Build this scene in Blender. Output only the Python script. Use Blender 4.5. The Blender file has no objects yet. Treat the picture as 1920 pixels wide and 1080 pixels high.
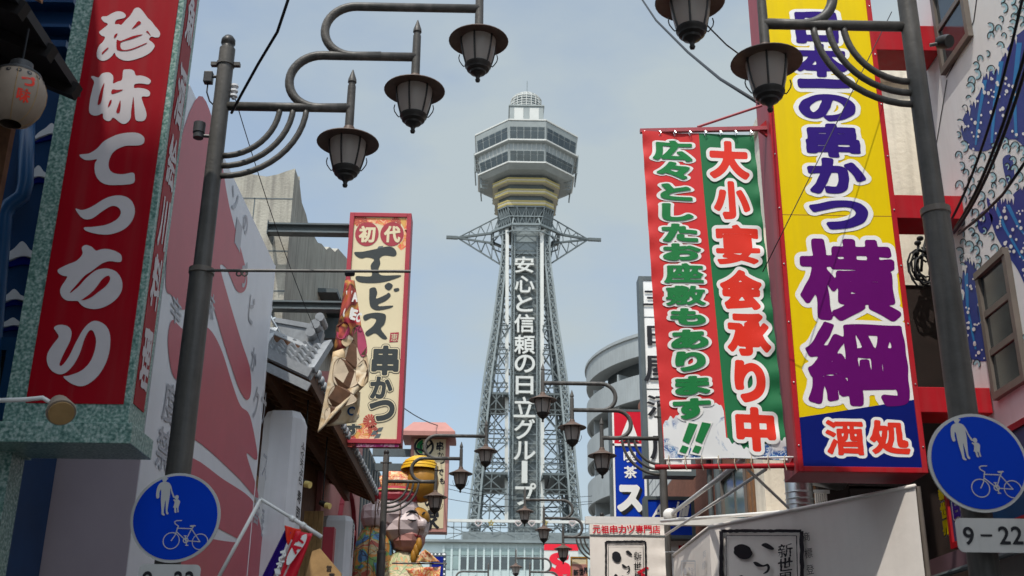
import bpy, bmesh, math, random
import numpy as np
from mathutils import Vector, Matrix
random.seed(7)
S = bpy.context.scene
COL = S.collection
R = math.radians

# ------------------------------------------------------------------ camera
CAM = Vector((0, 0, 1.6))
F_PX = 2125.0                                   # focal length in pixels of the 1920 wide photograph
_up = Vector((1019 - 960, 540 + 5000, -F_PX)).normalized()
_fw = Vector((920 - 960, 540 - 1355, -F_PX)).normalized()
_fw = (_fw - _up * _fw.dot(_up)).normalized()
_rt = _fw.cross(_up)
RW = Matrix((_rt, _fw, _up))                    # camera axes -> world axes
cam = bpy.data.cameras.new('camera'); co = bpy.data.objects.new('camera', cam); COL.objects.link(co)
co.matrix_world = Matrix.Translation(CAM) @ RW.to_4x4()
cam.sensor_width = 36; cam.lens = 36 * F_PX / 1920
cam.clip_start = 0.05; cam.clip_end = 5000
cam.dof.use_dof = True; cam.dof.focus_distance = 13.0; cam.dof.aperture_fstop = 4.5
S.camera = co

# ------------------------------------------------------------------ world, sun, exposure
SUN_EL, SUN_H = 61.0, Vector((-0.36, -0.93))
SUN_H.normalize()
w = bpy.data.worlds.new('World'); S.world = w; w.use_nodes = True
nt = w.node_tree; nt.nodes.clear()
out = nt.nodes.new('ShaderNodeOutputWorld'); bg = nt.nodes.new('ShaderNodeBackground')
sky = nt.nodes.new('ShaderNodeTexSky'); sky.sky_type = 'NISHITA'; sky.sun_disc = False
sky.sun_elevation = R(SUN_EL); sky.sun_rotation = math.atan2(SUN_H.x, SUN_H.y)
sky.air_density = 1.2; sky.dust_density = 2.2; sky.ozone_density = 1.2
tc = nt.nodes.new('ShaderNodeTexCoord'); mp = nt.nodes.new('ShaderNodeMapping'); mp.inputs['Scale'].default_value = (1.0, 1.0, 2.1)
mp.inputs['Location'].default_value = (0.35, 0.1, 0.22)
nz = nt.nodes.new('ShaderNodeTexNoise'); nz.inputs['Scale'].default_value = 2.6; nz.inputs['Detail'].default_value = 7; nz.inputs['Roughness'].default_value = 0.52
rp = nt.nodes.new('ShaderNodeValToRGB')
rp.color_ramp.elements[0].position = 0.40; rp.color_ramp.elements[0].color = (0.42, 0.42, 0.42, 1)
rp.color_ramp.elements[1].position = 0.60; rp.color_ramp.elements[1].color = (0.97, 0.97, 0.97, 1)
mx = nt.nodes.new('ShaderNodeMixRGB'); mx.inputs[2].default_value = (2.62, 3.02, 3.20, 1)
L = nt.links.new
L(tc.outputs['Generated'], mp.inputs[0]); L(mp.outputs[0], nz.inputs['Vector']); L(nz.outputs['Fac'], rp.inputs[0])
L(rp.outputs[0], mx.inputs[0]); L(sky.outputs[0], mx.inputs[1]); 
# thin cloud lights up towards the sun
vm = nt.nodes.new('ShaderNodeVectorMath'); vm.operation = 'DOT_PRODUCT'; vm.inputs[1].default_value = (SUN_H.x*math.cos(R(SUN_EL)), SUN_H.y*math.cos(R(SUN_EL)), math.sin(R(SUN_EL)))
mr_ = nt.nodes.new('ShaderNodeMapRange'); mr_.interpolation_type = 'SMOOTHSTEP'; mr_.inputs['From Min'].default_value = 0.25; mr_.inputs['From Max'].default_value = 1.0; mr_.inputs['To Min'].default_value = 1.0; mr_.inputs['To Max'].default_value = 2.8
sc_ = nt.nodes.new('ShaderNodeVectorMath'); sc_.operation = 'SCALE'
L(tc.outputs['Generated'], vm.inputs[0]); L(vm.outputs['Value'], mr_.inputs['Value']); L(mx.outputs[0], sc_.inputs[0]); L(mr_.outputs[0], sc_.inputs['Scale']); L(sc_.outputs[0], bg.inputs[0]); L(bg.outputs[0], out.inputs[0])
bg.inputs[1].default_value = 0.095
sl = bpy.data.lights.new('sun', 'SUN'); so = bpy.data.objects.new('sun', sl); COL.objects.link(so)
sl.energy = 2.0; sl.angle = R(0.53); sl.color = (1.0, 0.95, 0.87)
sdir = Vector((SUN_H.x * math.cos(R(SUN_EL)), SUN_H.y * math.cos(R(SUN_EL)), math.sin(R(SUN_EL))))
so.rotation_euler = sdir.to_track_quat('Z', 'Y').to_euler(); so.location = (0, 0, 60)
S.view_settings.view_transform = 'Standard'; S.view_settings.look = 'None'
S.view_settings.exposure = 1.0; S.view_settings.gamma = 1; S.view_settings.use_curve_mapping = False

# ------------------------------------------------------------------ from the photograph's pixels to rays
def ray(px, py):
    return RW @ Vector((px - 960, 540 - py, -F_PX))
def atY(px, py, Y): d = ray(px, py); return CAM + d * ((Y - CAM.y) / d.y)
def atX(px, py, X): d = ray(px, py); return CAM + d * ((X - CAM.x) / d.x)
def atZ(px, py, Z): d = ray(px, py); return CAM + d * ((Z - CAM.z) / d.z)

class Plane:
    def __init__(s, o, U, V):
        s.o = Vector(o); s.U = Vector(U).normalized(); s.V = Vector(V).normalized(); s.n = s.U.cross(s.V)
    def uv(s, px, py):
        d = ray(px, py); t = (s.o - CAM).dot(s.n) / d.dot(s.n); q = CAM + d * t - s.o
        return q.dot(s.U), q.dot(s.V)
    def pt(s, u, v, d=0.0): return s.o + s.U * u + s.V * v + s.n * d
def plY(Y): return Plane((0, Y, 0), (1, 0, 0), (0, 0, 1))                 # faces the camera
def plXr(X): return Plane((X, 0, 0), (0, 1, 0), (0, 0, 1))                # wall on the left, faces +X
def plXl(X): return Plane((X, 0, 0), (0, -1, 0), (0, 0, 1))               # wall on the right, faces -X

# ------------------------------------------------------------------ mesh collector
class MB:
    def __init__(s): s.v = []; s.f = []; s.mi = []; s.cur = 0
    def add(s, vs, fs):
        b = len(s.v); s.v += [Vector(p) for p in vs]
        for f in fs: s.f.append([b + i for i in f]); s.mi.append(s.cur)
        return s
    def box(s, x0, x1, y0, y1, z0, z1):
        return s.add([(x0,y0,z0),(x1,y0,z0),(x1,y1,z0),(x0,y1,z0),(x0,y0,z1),(x1,y0,z1),(x1,y1,z1),(x0,y1,z1)],
              [(3,2,1,0),(4,5,6,7),(0,1,5,4),(1,2,6,5),(2,3,7,6),(3,0,4,7)])
    def bar(s, p, q, w, h=None, up=(0, 0, 1)):
        h = h or w; p = Vector(p); q = Vector(q); d = (q - p).normalized(); u = Vector(up)
        if abs(d.dot(u)) > 0.95: u = Vector((0, 1, 0)) if abs(d.y) < 0.9 else Vector((1, 0, 0))
        a = d.cross(u).normalized() * w / 2; b = a.normalized().cross(d) * h / 2
        return s.add([p-a-b,p+a-b,p+a+b,p-a+b,q-a-b,q+a-b,q+a+b,q-a+b],[(0,1,2,3),(7,6,5,4),(0,4,5,1),(1,5,6,2),(2,6,7,3),(3,7,4,0)])
    def tube(s, pts, r, n=10, caps=True):
        pts = [Vector(p) for p in pts]; m = len(pts); rs = r if isinstance(r, (list, tuple)) else [r] * m
        vs = []; ref = None
        for i, p in enumerate(pts):
            d = (pts[min(i+1, m-1)] - pts[max(i-1, 0)]).normalized()
            if ref is None:
                ref = d.cross(Vector((0, 0, 1)))
                if ref.length < 0.1: ref = d.cross(Vector((0, 1, 0)))
            a = (ref - d * ref.dot(d)).normalized(); b = d.cross(a); ref = a
            vs += [p + (a * math.cos(2*math.pi*k/n) + b * math.sin(2*math.pi*k/n)) * rs[i] for k in range(n)]
        fs = [(i*n+k, i*n+(k+1) % n, (i+1)*n+(k+1) % n, (i+1)*n+k) for i in range(m-1) for k in range(n)]
        if caps: fs += [tuple(range(n-1, -1, -1)), tuple((m-1)*n+k for k in range(n))]
        return s.add(vs, fs)
    def lathe(s, c, prof, n=24, axis='Z'):
        c = Vector(c); vs = []
        for r, z in prof:
            for k in range(n):
                a = 2*math.pi*k/n; x, y = r*math.cos(a), r*math.sin(a)
                vs.append(c + (Vector((x, y, z)) if axis == 'Z' else Vector((x, z, y)) if axis == 'Y' else Vector((z, x, y))))
        m = len(prof)
        fs = [(i*n+k, i*n+(k+1) % n, (i+1)*n+(k+1) % n, (i+1)*n+k) for i in range(m-1) for k in range(n)]
        return s.add(vs, fs)
    def prism(s, pts, ext):
        pts = [Vector(p) for p in pts]; n = len(pts); e = Vector(ext)
        return s.add(pts + [p + e for p in pts], [tuple(range(n)), tuple(range(2*n-1, n-1, -1))] + [(i, (i+1) % n, n+(i+1) % n, n+i) for i in range(n)])
    def poly(s, pts): return s.add(pts, [tuple(range(len(pts)))])
    def ellipsoid(s, c, rx, ry, rz, n=16, m=10, jit=0.0):
        vs = []; fs = []
        for i in range(m+1):
            t = math.pi*i/m
            for k in range(n):
                j = 1 + (random.uniform(-jit, jit) if jit and 0 < i < m else 0)
                vs.append((c[0]+rx*j*math.sin(t)*math.cos(2*math.pi*k/n), c[1]+ry*j*math.sin(t)*math.sin(2*math.pi*k/n), c[2]+rz*j*math.cos(t)))
        for i in range(m):
            for k in range(n): fs.append((i*n+k, (i+1)*n+k, (i+1)*n+(k+1) % n, i*n+(k+1) % n))
        return s.add(vs, fs)
    def build(s, name, mats, parent=None, smooth=0, bevel=0, loc=None, recalc=True):
        base = Vector((0, 0, 0)); p = parent
        while p is not None: base += Vector(p.location); p = p.parent
        own = Vector((0, 0, 0))
        if parent is None:
            if loc is None:
                xs = [v.x for v in s.v]; ys = [v.y for v in s.v]; zs = [v.z for v in s.v]
                loc = ((min(xs)+max(xs))/2, (min(ys)+max(ys))/2, min(zs))
            own = Vector(loc)
        me = bpy.data.meshes.new(name)
        me.from_pydata([tuple(v - base - own) for v in s.v], [], s.f)
        if not isinstance(mats, (list, tuple)): mats = [mats]
        for m in mats: me.materials.append(m)
        for pl, i in zip(me.polygons, s.mi): pl.material_index = i
        if recalc:
            b = bmesh.new(); b.from_mesh(me); bmesh.ops.recalc_face_normals(b, faces=b.faces)
            b.to_mesh(me); b.free()
        me.update()
        o = bpy.data.objects.new(name, me); COL.objects.link(o); o.parent = parent; o.location = own
        if bevel:
            md = o.modifiers.new('bevel', 'BEVEL'); md.width = bevel; md.segments = 2; md.limit_method = 'ANGLE'; md.angle_limit = R(50)
        if smooth: me.shade_smooth() if smooth is True else me.set_sharp_from_angle(angle=R(smooth))
        return o

def tag(o, label, cat=None, group=None, kind=None):
    if label: o['label'] = label
    if cat: o['category'] = cat
    if group: o['group'] = group
    if kind: o['kind'] = kind
    return o
def thing(name, label, cat, loc, group=None):
    o = bpy.data.objects.new(name, None); COL.objects.link(o); o.location = Vector(loc); o.empty_display_size = 0.3
    return tag(o, label, cat, group)

# ------------------------------------------------------------------ materials
def srgb(r, g, b):
    f = lambda c: (c/255/12.92) if c/255 <= 0.04045 else ((c/255+0.055)/1.055)**2.4
    return (f(r), f(g), f(b), 1)
MATS = {}
def mat(name, col, rough=0.6, metal=0.0, var=0.12, scale=3.0, bump=0.0, bscale=60.0, streak=0.0, spec=0.25, dirt=(0.12, 0.11, 0.10)):
    m = bpy.data.materials.new(name); m.use_nodes = True; n = m.node_tree; b = n.nodes['Principled BSDF']
    c = srgb(*col) if max(col) > 1 else (*col, 1)
    t = n.nodes.new('ShaderNodeTexCoord'); nz = n.nodes.new('ShaderNodeTexNoise'); nz.inputs['Scale'].default_value = scale; nz.inputs['Detail'].default_value = 8
    nz.inputs['Roughness'].default_value = 0.65
    mp = n.nodes.new('ShaderNodeMapping'); n.links.new(t.outputs['Object'], mp.inputs[0]); n.links.new(mp.outputs[0], nz.inputs['Vector'])
    rp = n.nodes.new('ShaderNodeValToRGB'); rp.color_ramp.elements[0].position = 0.35; rp.color_ramp.elements[1].position = 0.72
    k = 1 - var
    rp.color_ramp.elements[0].color = (c[0]*k, c[1]*k, c[2]*k, 1); rp.color_ramp.elements[1].color = c
    n.links.new(nz.outputs['Fac'], rp.inputs[0]); last = rp.outputs[0]
    if streak:
        mp2 = n.nodes.new('ShaderNodeMapping'); mp2.inputs['Scale'].default_value = (7, 7, 0.45); n.links.new(t.outputs['Object'], mp2.inputs[0])
        n2 = n.nodes.new('ShaderNodeTexNoise'); n2.inputs['Scale'].default_value = 1.6; n2.inputs['Detail'].default_value = 6; n.links.new(mp2.outputs[0], n2.inputs['Vector'])
        r2 = n.nodes.new('ShaderNodeMapRange'); r2.inputs['From Min'].default_value = 0.48; r2.inputs['From Max'].default_value = 0.75; r2.inputs['To Max'].default_value = streak
        n.links.new(n2.outputs['Fac'], r2.inputs[0])
        mx = n.nodes.new('ShaderNodeMixRGB'); mx.inputs[2].default_value = (*dirt, 1); n.links.new(r2.outputs[0], mx.inputs[0]); n.links.new(last, mx.inputs[1]); last = mx.outputs[0]
    n.links.new(last, b.inputs['Base Color'])
    b.inputs['Roughness'].default_value = rough; b.inputs['Metallic'].default_value = metal; b.inputs['Specular IOR Level'].default_value = spec
    if bump:
        n3 = n.nodes.new('ShaderNodeTexNoise'); n3.inputs['Scale'].default_value = bscale; n3.inputs['Detail'].default_value = 5; n.links.new(t.outputs['Object'], n3.inputs['Vector'])
        bp = n.nodes.new('ShaderNodeBump'); bp.inputs['Strength'].default_value = bump; bp.inputs['Distance'].default_value = 0.02
        n.links.new(n3.outputs['Fac'], bp.inputs['Height']); n.links.new(bp.outputs[0], b.inputs['Normal'])
    MATS[name] = m; return m

def ramp_mat(name, build, rough=0.5, spec=0.25):
    m = bpy.data.materials.new(name); m.use_nodes = True; n = m.node_tree; b = n.nodes['Principled BSDF']
    b.inputs['Roughness'].default_value = rough; b.inputs['Specular IOR Level'].default_value = spec
    t = n.nodes.new('ShaderNodeTexCoord'); c = build(n, t.outputs['Object'], b)
    n.links.new(c, b.inputs['Base Color']); MATS[name] = m; return m
def N(n, kind, **kw):
    x = n.nodes.new(kind)
    for k, v in kw.items():
        if k in x.inputs: x.inputs[k].default_value = v
        else: setattr(x, k, v)
    return x
def ramp(n, src, stops, interp='LINEAR'):
    r = n.nodes.new('ShaderNodeValToRGB'); e = r.color_ramp.elements; r.color_ramp.interpolation = interp
    while len(e) < len(stops): e.new(0.5)
    for el, (p, c) in zip(e, stops): el.position = p; el.color = (*c[:3], 1)
    n.links.new(src, r.inputs[0]); return r.outputs[0]
def mixc(n, f, a, b):
    x = n.nodes.new('ShaderNodeMixRGB')
    for i, s in ((0, f), (1, a), (2, b)):
        if hasattr(s, 'is_linked'): n.links.new(s, x.inputs[i])
        elif i == 0: x.inputs[0].default_value = s
        else: x.inputs[i].default_value = (*s[:3], 1)
    return x.outputs[0]

M_white = mat('white_vinyl', (0.78, 0.77, 0.74), 0.45, var=0.06)
M_red = mat('red_panel', (0.28, 0.003, 0.010), 0.4, spec=0.10, var=0.10, streak=0.12)
M_letterw = mat('letter_white', (0.50, 0.46, 0.47), 0.4, var=0.08, scale=8)
M_pole = mat('pole_paint', (0.082, 0.077, 0.071), 0.45, var=0.35, scale=6, bump=0.15, bscale=30, streak=0.45, dirt=(0.20, 0.18, 0.16))
M_hat = mat('lamp_hat_paint', (0.13, 0.085, 0.065), 0.5, var=0.4, scale=9)
M_lampdark = mat('lamp_iron', (0.030, 0.027, 0.025), 0.4, var=0.3)
M_rframe = mat('red_steel', (0.42, 0.012, 0.02), 0.42, var=0.18, streak=0.22, scale=4, spec=0.15)
M_pinkside = mat('faded_red_steel', (0.40, 0.075, 0.09), 0.5, var=0.18, streak=0.25)
M_yellow = mat('yellow_vinyl', (0.74, 0.53, 0.002), 0.45, spec=0.08, var=0.05, streak=0.28, dirt=(0.52, 0.36, 0.02))
M_indigo = mat('indigo_vinyl', (0.030, 0.010, 0.17), 0.45, var=0.08, spec=0.08)
M_purple = mat('purple_vinyl', (0.12, 0.003, 0.13), 0.45, var=0.08, spec=0.08)
M_navy = mat('navy_vinyl', (0.003, 0.010, 0.14), 0.45, var=0.08, spec=0.08)
M_orange = mat('vermilion_vinyl', (0.72, 0.03, 0.012), 0.42, var=0.08)
M_signblue = mat('road_sign_blue', (0.001, 0.042, 0.46), 0.45, var=0.07, spec=0.08)
M_signwhite = mat('road_sign_white', (0.52, 0.51, 0.49), 0.4, var=0.10, streak=0.2)
M_black = mat('black_ink', (0.012, 0.012, 0.016), 0.5, var=0.1)
M_ink = mat('green_black_ink', (0.030, 0.036, 0.036), 0.5, var=0.1)
M_cream = mat('cream_vinyl', (0.60, 0.51, 0.33), 0.45, var=0.06)
M_crimson = mat('crimson_paint', (0.33, 0.035, 0.05), 0.45, var=0.15)
M_conc = mat('weathered_concrete', (0.40, 0.38, 0.32), 0.85, var=0.30, scale=1.3, bump=0.5, bscale=25, streak=0.6)
M_conc2 = mat('grey_concrete', (0.27, 0.295, 0.30), 0.8, var=0.15, scale=0.4, bump=0.2, streak=0.25)
M_steel = mat('grey_green_steel', (0.10, 0.12, 0.125), 0.5, var=0.25, streak=0.3)
M_tile = mat('silver_grey_roof_tile', (0.30, 0.315, 0.33), 0.28, var=0.25, scale=14)
M_wood = mat('dark_wood', (0.13, 0.060, 0.030), 0.6, var=0.5, scale=9)
M_wood2 = mat('brown_timber', (0.30, 0.155, 0.075), 0.6, var=0.4, scale=7)
M_tan = mat('tan_plank', (0.42, 0.26, 0.11), 0.55, var=0.35, scale=6)
M_plaster = mat('white_plaster', (0.66, 0.66, 0.68), 0.7, var=0.10, scale=2, streak=0.12)
M_cable = mat('black_cable', (0.012, 0.013, 0.016), 0.5)
M_tower = mat('tower_paint', (0.20, 0.235, 0.24), 0.5, var=0.3, scale=0.35)
M_deck = mat('deck_paint', (0.27, 0.30, 0.295), 0.5, var=0.2, scale=0.5, streak=0.2)
M_shaft = mat('shaft_panel', (0.15, 0.175, 0.175), 0.5, var=0.4, scale=1.2, streak=0.3)
M_towerdk = mat('tower_steel', (0.095, 0.115, 0.118), 0.55, var=0.25, scale=0.4)
M_towerw = mat('tower_white', (0.52, 0.53, 0.50), 0.4, var=0.12, scale=0.6)
M_glassdk = mat('dark_window_glass', (0.035, 0.05, 0.055), 0.12, var=0.5, scale=0.8, spec=0.8)
M_glassteal = mat('teal_window_glass', (0.20, 0.28, 0.27), 0.12, var=0.3, scale=0.5, spec=0.8)
M_gold = mat('cream_yellow_band', (0.34, 0.28, 0.10), 0.5)
M_goldw = mat('pale_band', (0.46, 0.43, 0.33), 0.5)
M_teal = mat('pale_teal_panel', (0.42, 0.50, 0.49), 0.5, var=0.1, scale=0.5)
M_greentxt = mat('green_print', (0.006, 0.19, 0.045), 0.6)
M_galv = mat('galvanised_duct', (0.55, 0.57, 0.57), 0.30, metal=0.9, var=0.3, scale=6)
M_bluewall = mat('blue_painted_wall', (0.006, 0.040, 0.12), 0.4, var=0.3, scale=2)
M_bluepipe = mat('blue_pipe', (0.008, 0.060, 0.16), 0.35, var=0.2)
M_darkeave = mat('black_timber', (0.012, 0.010, 0.010), 0.6, var=0.3)
M_paper = mat('lantern_paper', (0.27, 0.21, 0.16), 0.6, var=0.15, scale=6)
M_greybox = mat('grey_plastic', (0.05, 0.05, 0.052), 0.4)
M_tent = mat('tent_canvas', (0.78, 0.72, 0.66), 0.6, var=0.10, scale=1.2, bump=0.25, bscale=5, streak=0.10, dirt=(0.42, 0.36, 0.33))
M_whitepipe = mat('white_pipe', (0.70, 0.69, 0.66), 0.35, var=0.10, scale=8)
M_cwall = mat('cream_wall', (0.78, 0.72, 0.60), 0.8, var=0.15, scale=2.5, bump=0.3, bscale=20, streak=0.35, dirt=(0.3, 0.27, 0.22))
M_alu = mat('bronze_window_frame', (0.16, 0.135, 0.115), 0.4, var=0.25)
M_slat = mat('dark_shutter', (0.028, 0.018, 0.015), 0.5, var=0.4)
M_asph = mat('asphalt', (0.05, 0.05, 0.05), 0.9, var=0.3, bump=0.3)
M_pave = mat('pavement', (0.28, 0.26, 0.24), 0.85, var=0.2, bump=0.3)
M_pinkwall = mat('pink_wall', (0.46, 0.21, 0.20), 0.6, var=0.15, streak=0.2)
M_bluesign = mat('royal_blue_acrylic', (0.003, 0.035, 0.36), 0.25, var=0.06)
M_redsign = mat('signal_red_acrylic', (0.60, 0.012, 0.03), 0.3, var=0.06)
M_muralred = mat('mural_red', (0.44, 0.045, 0.075), 0.40, var=0.12, spec=0.55)
M_muralwhite = mat('mural_white', (0.66, 0.67, 0.71), 0.40, var=0.08, spec=0.55)
M_muralgrey = mat('mural_grey', (0.33, 0.34, 0.38), 0.3)
M_lamp = mat('warm_lamp_lens', (0.9, 0.7, 0.25), 0.3)
M_pgrey = mat('mauve_grey_wall', (0.46, 0.38, 0.42), 0.45, var=0.12, scale=1.0)
M_eavep = mat('plum_canvas', (0.15, 0.085, 0.10), 0.5, var=0.2)
M_rope = mat('beige_cord', (0.45, 0.38, 0.28), 0.8)

def marble(n, co, b):
    v = N(n, 'ShaderNodeTexVoronoi', Scale=46.0); n.links.new(co, v.inputs['Vector'])
    z = N(n, 'ShaderNodeTexNoise', Scale=55.0, Detail=6.0); n.links.new(co, z.inputs['Vector'])
    a = ramp(n, z.outputs['Fac'], [(0.30, (0.02, 0.07, 0.06)), (0.48, (0.14, 0.25, 0.22)), (0.64, (0.46, 0.53, 0.49))])
    c = ramp(n, v.outputs['Distance'], [(0.0, (0.46, 0.53, 0.49)), (0.35, (0.18, 0.29, 0.25)), (0.8, (0.04, 0.11, 0.09))])
    return mixc(n, 0.45, a, c)
M_marble = ramp_mat('green_marble_laminate', marble, 0.3)
def brick(n, co, b):
    sep = N(n, 'ShaderNodeSeparateXYZ'); n.links.new(co, sep.inputs[0]); cmb = N(n, 'ShaderNodeCombineXYZ')
    n.links.new(sep.outputs[1], cmb.inputs[0]); n.links.new(sep.outputs[2], cmb.inputs[1])
    k = n.nodes.new('ShaderNodeTexBrick'); k.inputs['Scale'].default_value = 4.0; k.inputs['Color1'].default_value = (0.22, 0.085, 0.05, 1); k.inputs['Color2'].default_value = (0.27, 0.11, 0.065, 1)
    k.inputs['Mortar'].default_value = (0.16, 0.075, 0.05, 1); k.inputs['Mortar Size'].default_value = 0.012; n.links.new(cmb.outputs[0], k.inputs['Vector'])
    z = N(n, 'ShaderNodeTexNoise', Scale=1.2, Detail=6.0); n.links.new(co, z.inputs['Vector'])
    return mixc(n, ramp(n, z.outputs['Fac'], [(0.4, (0, 0, 0)), (0.8, (0.5, 0.5, 0.5))]), k.outputs['Color'], (0.14, 0.055, 0.035))
M_brick = ramp_mat('brown_brick', brick, 0.8)
def whitetile(n, co, b):
    sep = N(n, 'ShaderNodeSeparateXYZ'); n.links.new(co, sep.inputs[0]); cmb = N(n, 'ShaderNodeCombineXYZ')
    n.links.new(sep.outputs[1], cmb.inputs[0]); n.links.new(sep.outputs[2], cmb.inputs[1])
    k = n.nodes.new('ShaderNodeTexBrick'); k.offset = 0.0; k.inputs['Scale'].default_value = 0.75; k.inputs['Color1'].default_value = (0.62, 0.62, 0.58, 1); k.inputs['Color2'].default_value = (0.57, 0.57, 0.54, 1)
    k.inputs['Mortar'].default_value = (0.12, 0.12, 0.12, 1); k.inputs['Mortar Size'].default_value = 0.02; n.links.new(cmb.outputs[0], k.inputs['Vector'])
    return k.outputs['Color']
M_wtile = ramp_mat('white_panel_wall', whitetile, 0.5)
def seawall(n, co, b):
    # blue and white painted swirls: bands warped by noise, dotted with white
    mp = N(n, 'ShaderNodeMapping'); mp.inputs['Rotation'].default_value = (R(35), 0, 0); mp.inputs['Scale'].default_value = (1, 1.0, 0.55); n.links.new(co, mp.inputs[0])
    wn = N(n, 'ShaderNodeTexNoise', Scale=0.95, Detail=3.0, Roughness=0.5); n.links.new(mp.outputs[0], wn.inputs['Vector'])
    nb = N(n, 'ShaderNodeTexNoise', Scale=4.6, Detail=4.0, Roughness=0.6, Distortion=1.6); n.links.new(mp.outputs[0], nb.inputs['Vector'])
    a = n.nodes.new('ShaderNodeMath'); a.operation = 'MULTIPLY_ADD'; n.links.new(nb.outputs['Fac'], a.inputs[0]); a.inputs[1].default_value = 0.42; n.links.new(wn.outputs['Fac'], a.inputs[2])
    W = (0.62, 0.62, 0.66); K = (0.02, 0.03, 0.06); PB = (0.32, 0.52, 0.60); B1 = (0.012, 0.12, 0.33); B2 = (0.018, 0.03, 0.19)
    base = ramp(n, a.outputs[0], [(0.0, W), (0.60, W), (0.612, K), (0.618, PB), (0.645, PB), (0.648, K), (0.654, W), (0.69, W), (0.695, B2), (0.745, B2), (0.75, B1), (0.775, B1), (0.78, B2)], 'CONSTANT')
    v = N(n, 'ShaderNodeTexVoronoi', Scale=11.0); n.links.new(mp.outputs[0], v.inputs['Vector'])
    d = n.nodes.new('ShaderNodeMath'); d.operation = 'LESS_THAN'; n.links.new(v.outputs['Distance'], d.inputs[0]); d.inputs[1].default_value = 0.26
    g = n.nodes.new('ShaderNodeMath'); g.operation = 'GREATER_THAN'; n.links.new(a.outputs[0], g.inputs[0]); g.inputs[1].default_value = 0.71
    pm = N(n, 'ShaderNodeTexNoise', Scale=1.6); n.links.new(mp.outputs[0], pm.inputs['Vector'])
    pg = n.nodes.new('ShaderNodeMath'); pg.operation = 'GREATER_THAN'; n.links.new(pm.outputs['Fac'], pg.inputs[0]); pg.inputs[1].default_value = 0.47
    m1 = n.nodes.new('ShaderNodeMath'); m1.operation = 'MULTIPLY'; n.links.new(d.outputs[0], m1.inputs[0]); n.links.new(g.outputs[0], m1.inputs[1])
    m2 = n.nodes.new('ShaderNodeMath'); m2.operation = 'MULTIPLY'; n.links.new(m1.outputs[0], m2.inputs[0]); n.links.new(pg.outputs[0], m2.inputs[1])
    return mixc(n, m2.outputs[0], base, (0.66, 0.64, 0.60))
M_sea = ramp_mat('blue_white_mural_paint', seawall, 0.5)
M_seaw = mat('mural_ground_white', (0.72, 0.70, 0.69), 0.5, var=0.08, scale=1.5, streak=0.10)
M_seanavy = mat('mural_navy', (0.026, 0.045, 0.23), 0.5, var=0.15); M_seablue = mat('mural_blue', (0.02, 0.20, 0.48), 0.5, var=0.15); M_seapale = mat('mural_pale_blue', (0.34, 0.54, 0.60), 0.5, var=0.1)
def printcloth(cols, sc=3.0, dist=1.0, line=True):
    def f(n, co, b):
        z = N(n, 'ShaderNodeTexNoise', Scale=sc, Detail=2.0, Distortion=dist); n.links.new(co, z.inputs['Vector'])
        k = len(cols); c = ramp(n, z.outputs['Fac'], [(0.30 + 0.4*i/k, cc) for i, cc in enumerate(cols)], 'CONSTANT' if line else 'LINEAR')
        v = N(n, 'ShaderNodeTexVoronoi', Scale=sc*1.6, feature='DISTANCE_TO_EDGE'); n.links.new(co, v.inputs['Vector'])
        if not line: return c
        return mixc(n, ramp(n, v.outputs['Distance'], [(0.0, (1, 1, 1)), (0.03, (0, 0, 0))]), c, (0.04, 0.03, 0.03))
    return f
M_foodcloth = ramp_mat('printed_flag_cloth', printcloth([(0.44, 0.29, 0.16), (0.66, 0.50, 0.32), (0.74, 0.62, 0.45), (0.52, 0.36, 0.20), (0.68, 0.53, 0.34)], 3.4, 1.2, False), 0.6)
M_foodred = ramp_mat('printed_flag_red', printcloth([(0.50, 0.14, 0.03), (0.55, 0.10, 0.08), (0.16, 0.03, 0.03), (0.50, 0.25, 0.06), (0.45, 0.04, 0.06)], 4.0, 1.0, False), 0.6)
M_patch = ramp_mat('patchwork_cloth', printcloth([(0.05, 0.12, 0.24), (0.08, 0.20, 0.36), (0.16, 0.30, 0.10), (0.50, 0.22, 0.06), (0.42, 0.36, 0.20), (0.40, 0.10, 0.07)], 2.2, 1.4), 0.5)
M_patch2 = ramp_mat('painted_paper_ochre', printcloth([(0.36, 0.30, 0.18), (0.48, 0.40, 0.25), (0.30, 0.34, 0.18), (0.52, 0.26, 0.12), (0.46, 0.38, 0.24)], 2.6, 1.4), 0.5)
M_redwhite = ramp_mat('red_white_paper', printcloth([(0.50, 0.03, 0.02), (0.66, 0.52, 0.20), (0.52, 0.05, 0.02), (0.68, 0.50, 0.30)], 5.0, 2.0, False), 0.45)
M_floral = ramp_mat('floral_print', printcloth([(0.55, 0.03, 0.03), (0.70, 0.50, 0.25), (0.62, 0.08, 0.05), (0.55, 0.30, 0.08)], 9.0, 1.2, False), 0.45)
M_magenta = ramp_mat('magenta_print', printcloth([(0.50, 0.03, 0.20), (0.70, 0.40, 0.45), (0.42, 0.02, 0.16)], 12.0, 1.2, False), 0.45)
def splash(n, co, b):
    z = N(n, 'ShaderNodeTexNoise', Scale=4.2, Detail=3.0, Distortion=1.2); n.links.new(co, z.inputs['Vector'])
    y = N(n, 'ShaderNodeTexNoise', Scale=26.0, Detail=4.0, Distortion=1.5); n.links.new(co, y.inputs['Vector'])
    m = ramp(n, z.outputs['Fac'], [(0.54, (0, 0, 0)), (0.62, (1, 1, 1))])
    c = ramp(n, y.outputs['Fac'], [(0.0, (0.03, 0.09, 0.28)), (0.50, (0.05, 0.18, 0.42)), (0.53, (0.66, 0.68, 0.70)), (0.58, (0.06, 0.2, 0.4))], 'CONSTANT')
    return mixc(n, m, (0.70, 0.70, 0.70), c)
M_splash = ramp_mat('blue_splash_print', splash, 0.6)
M_flower = mat('printed_flower_red', (0.46, 0.07, 0.05), 0.5, var=0.3, scale=9)
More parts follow.
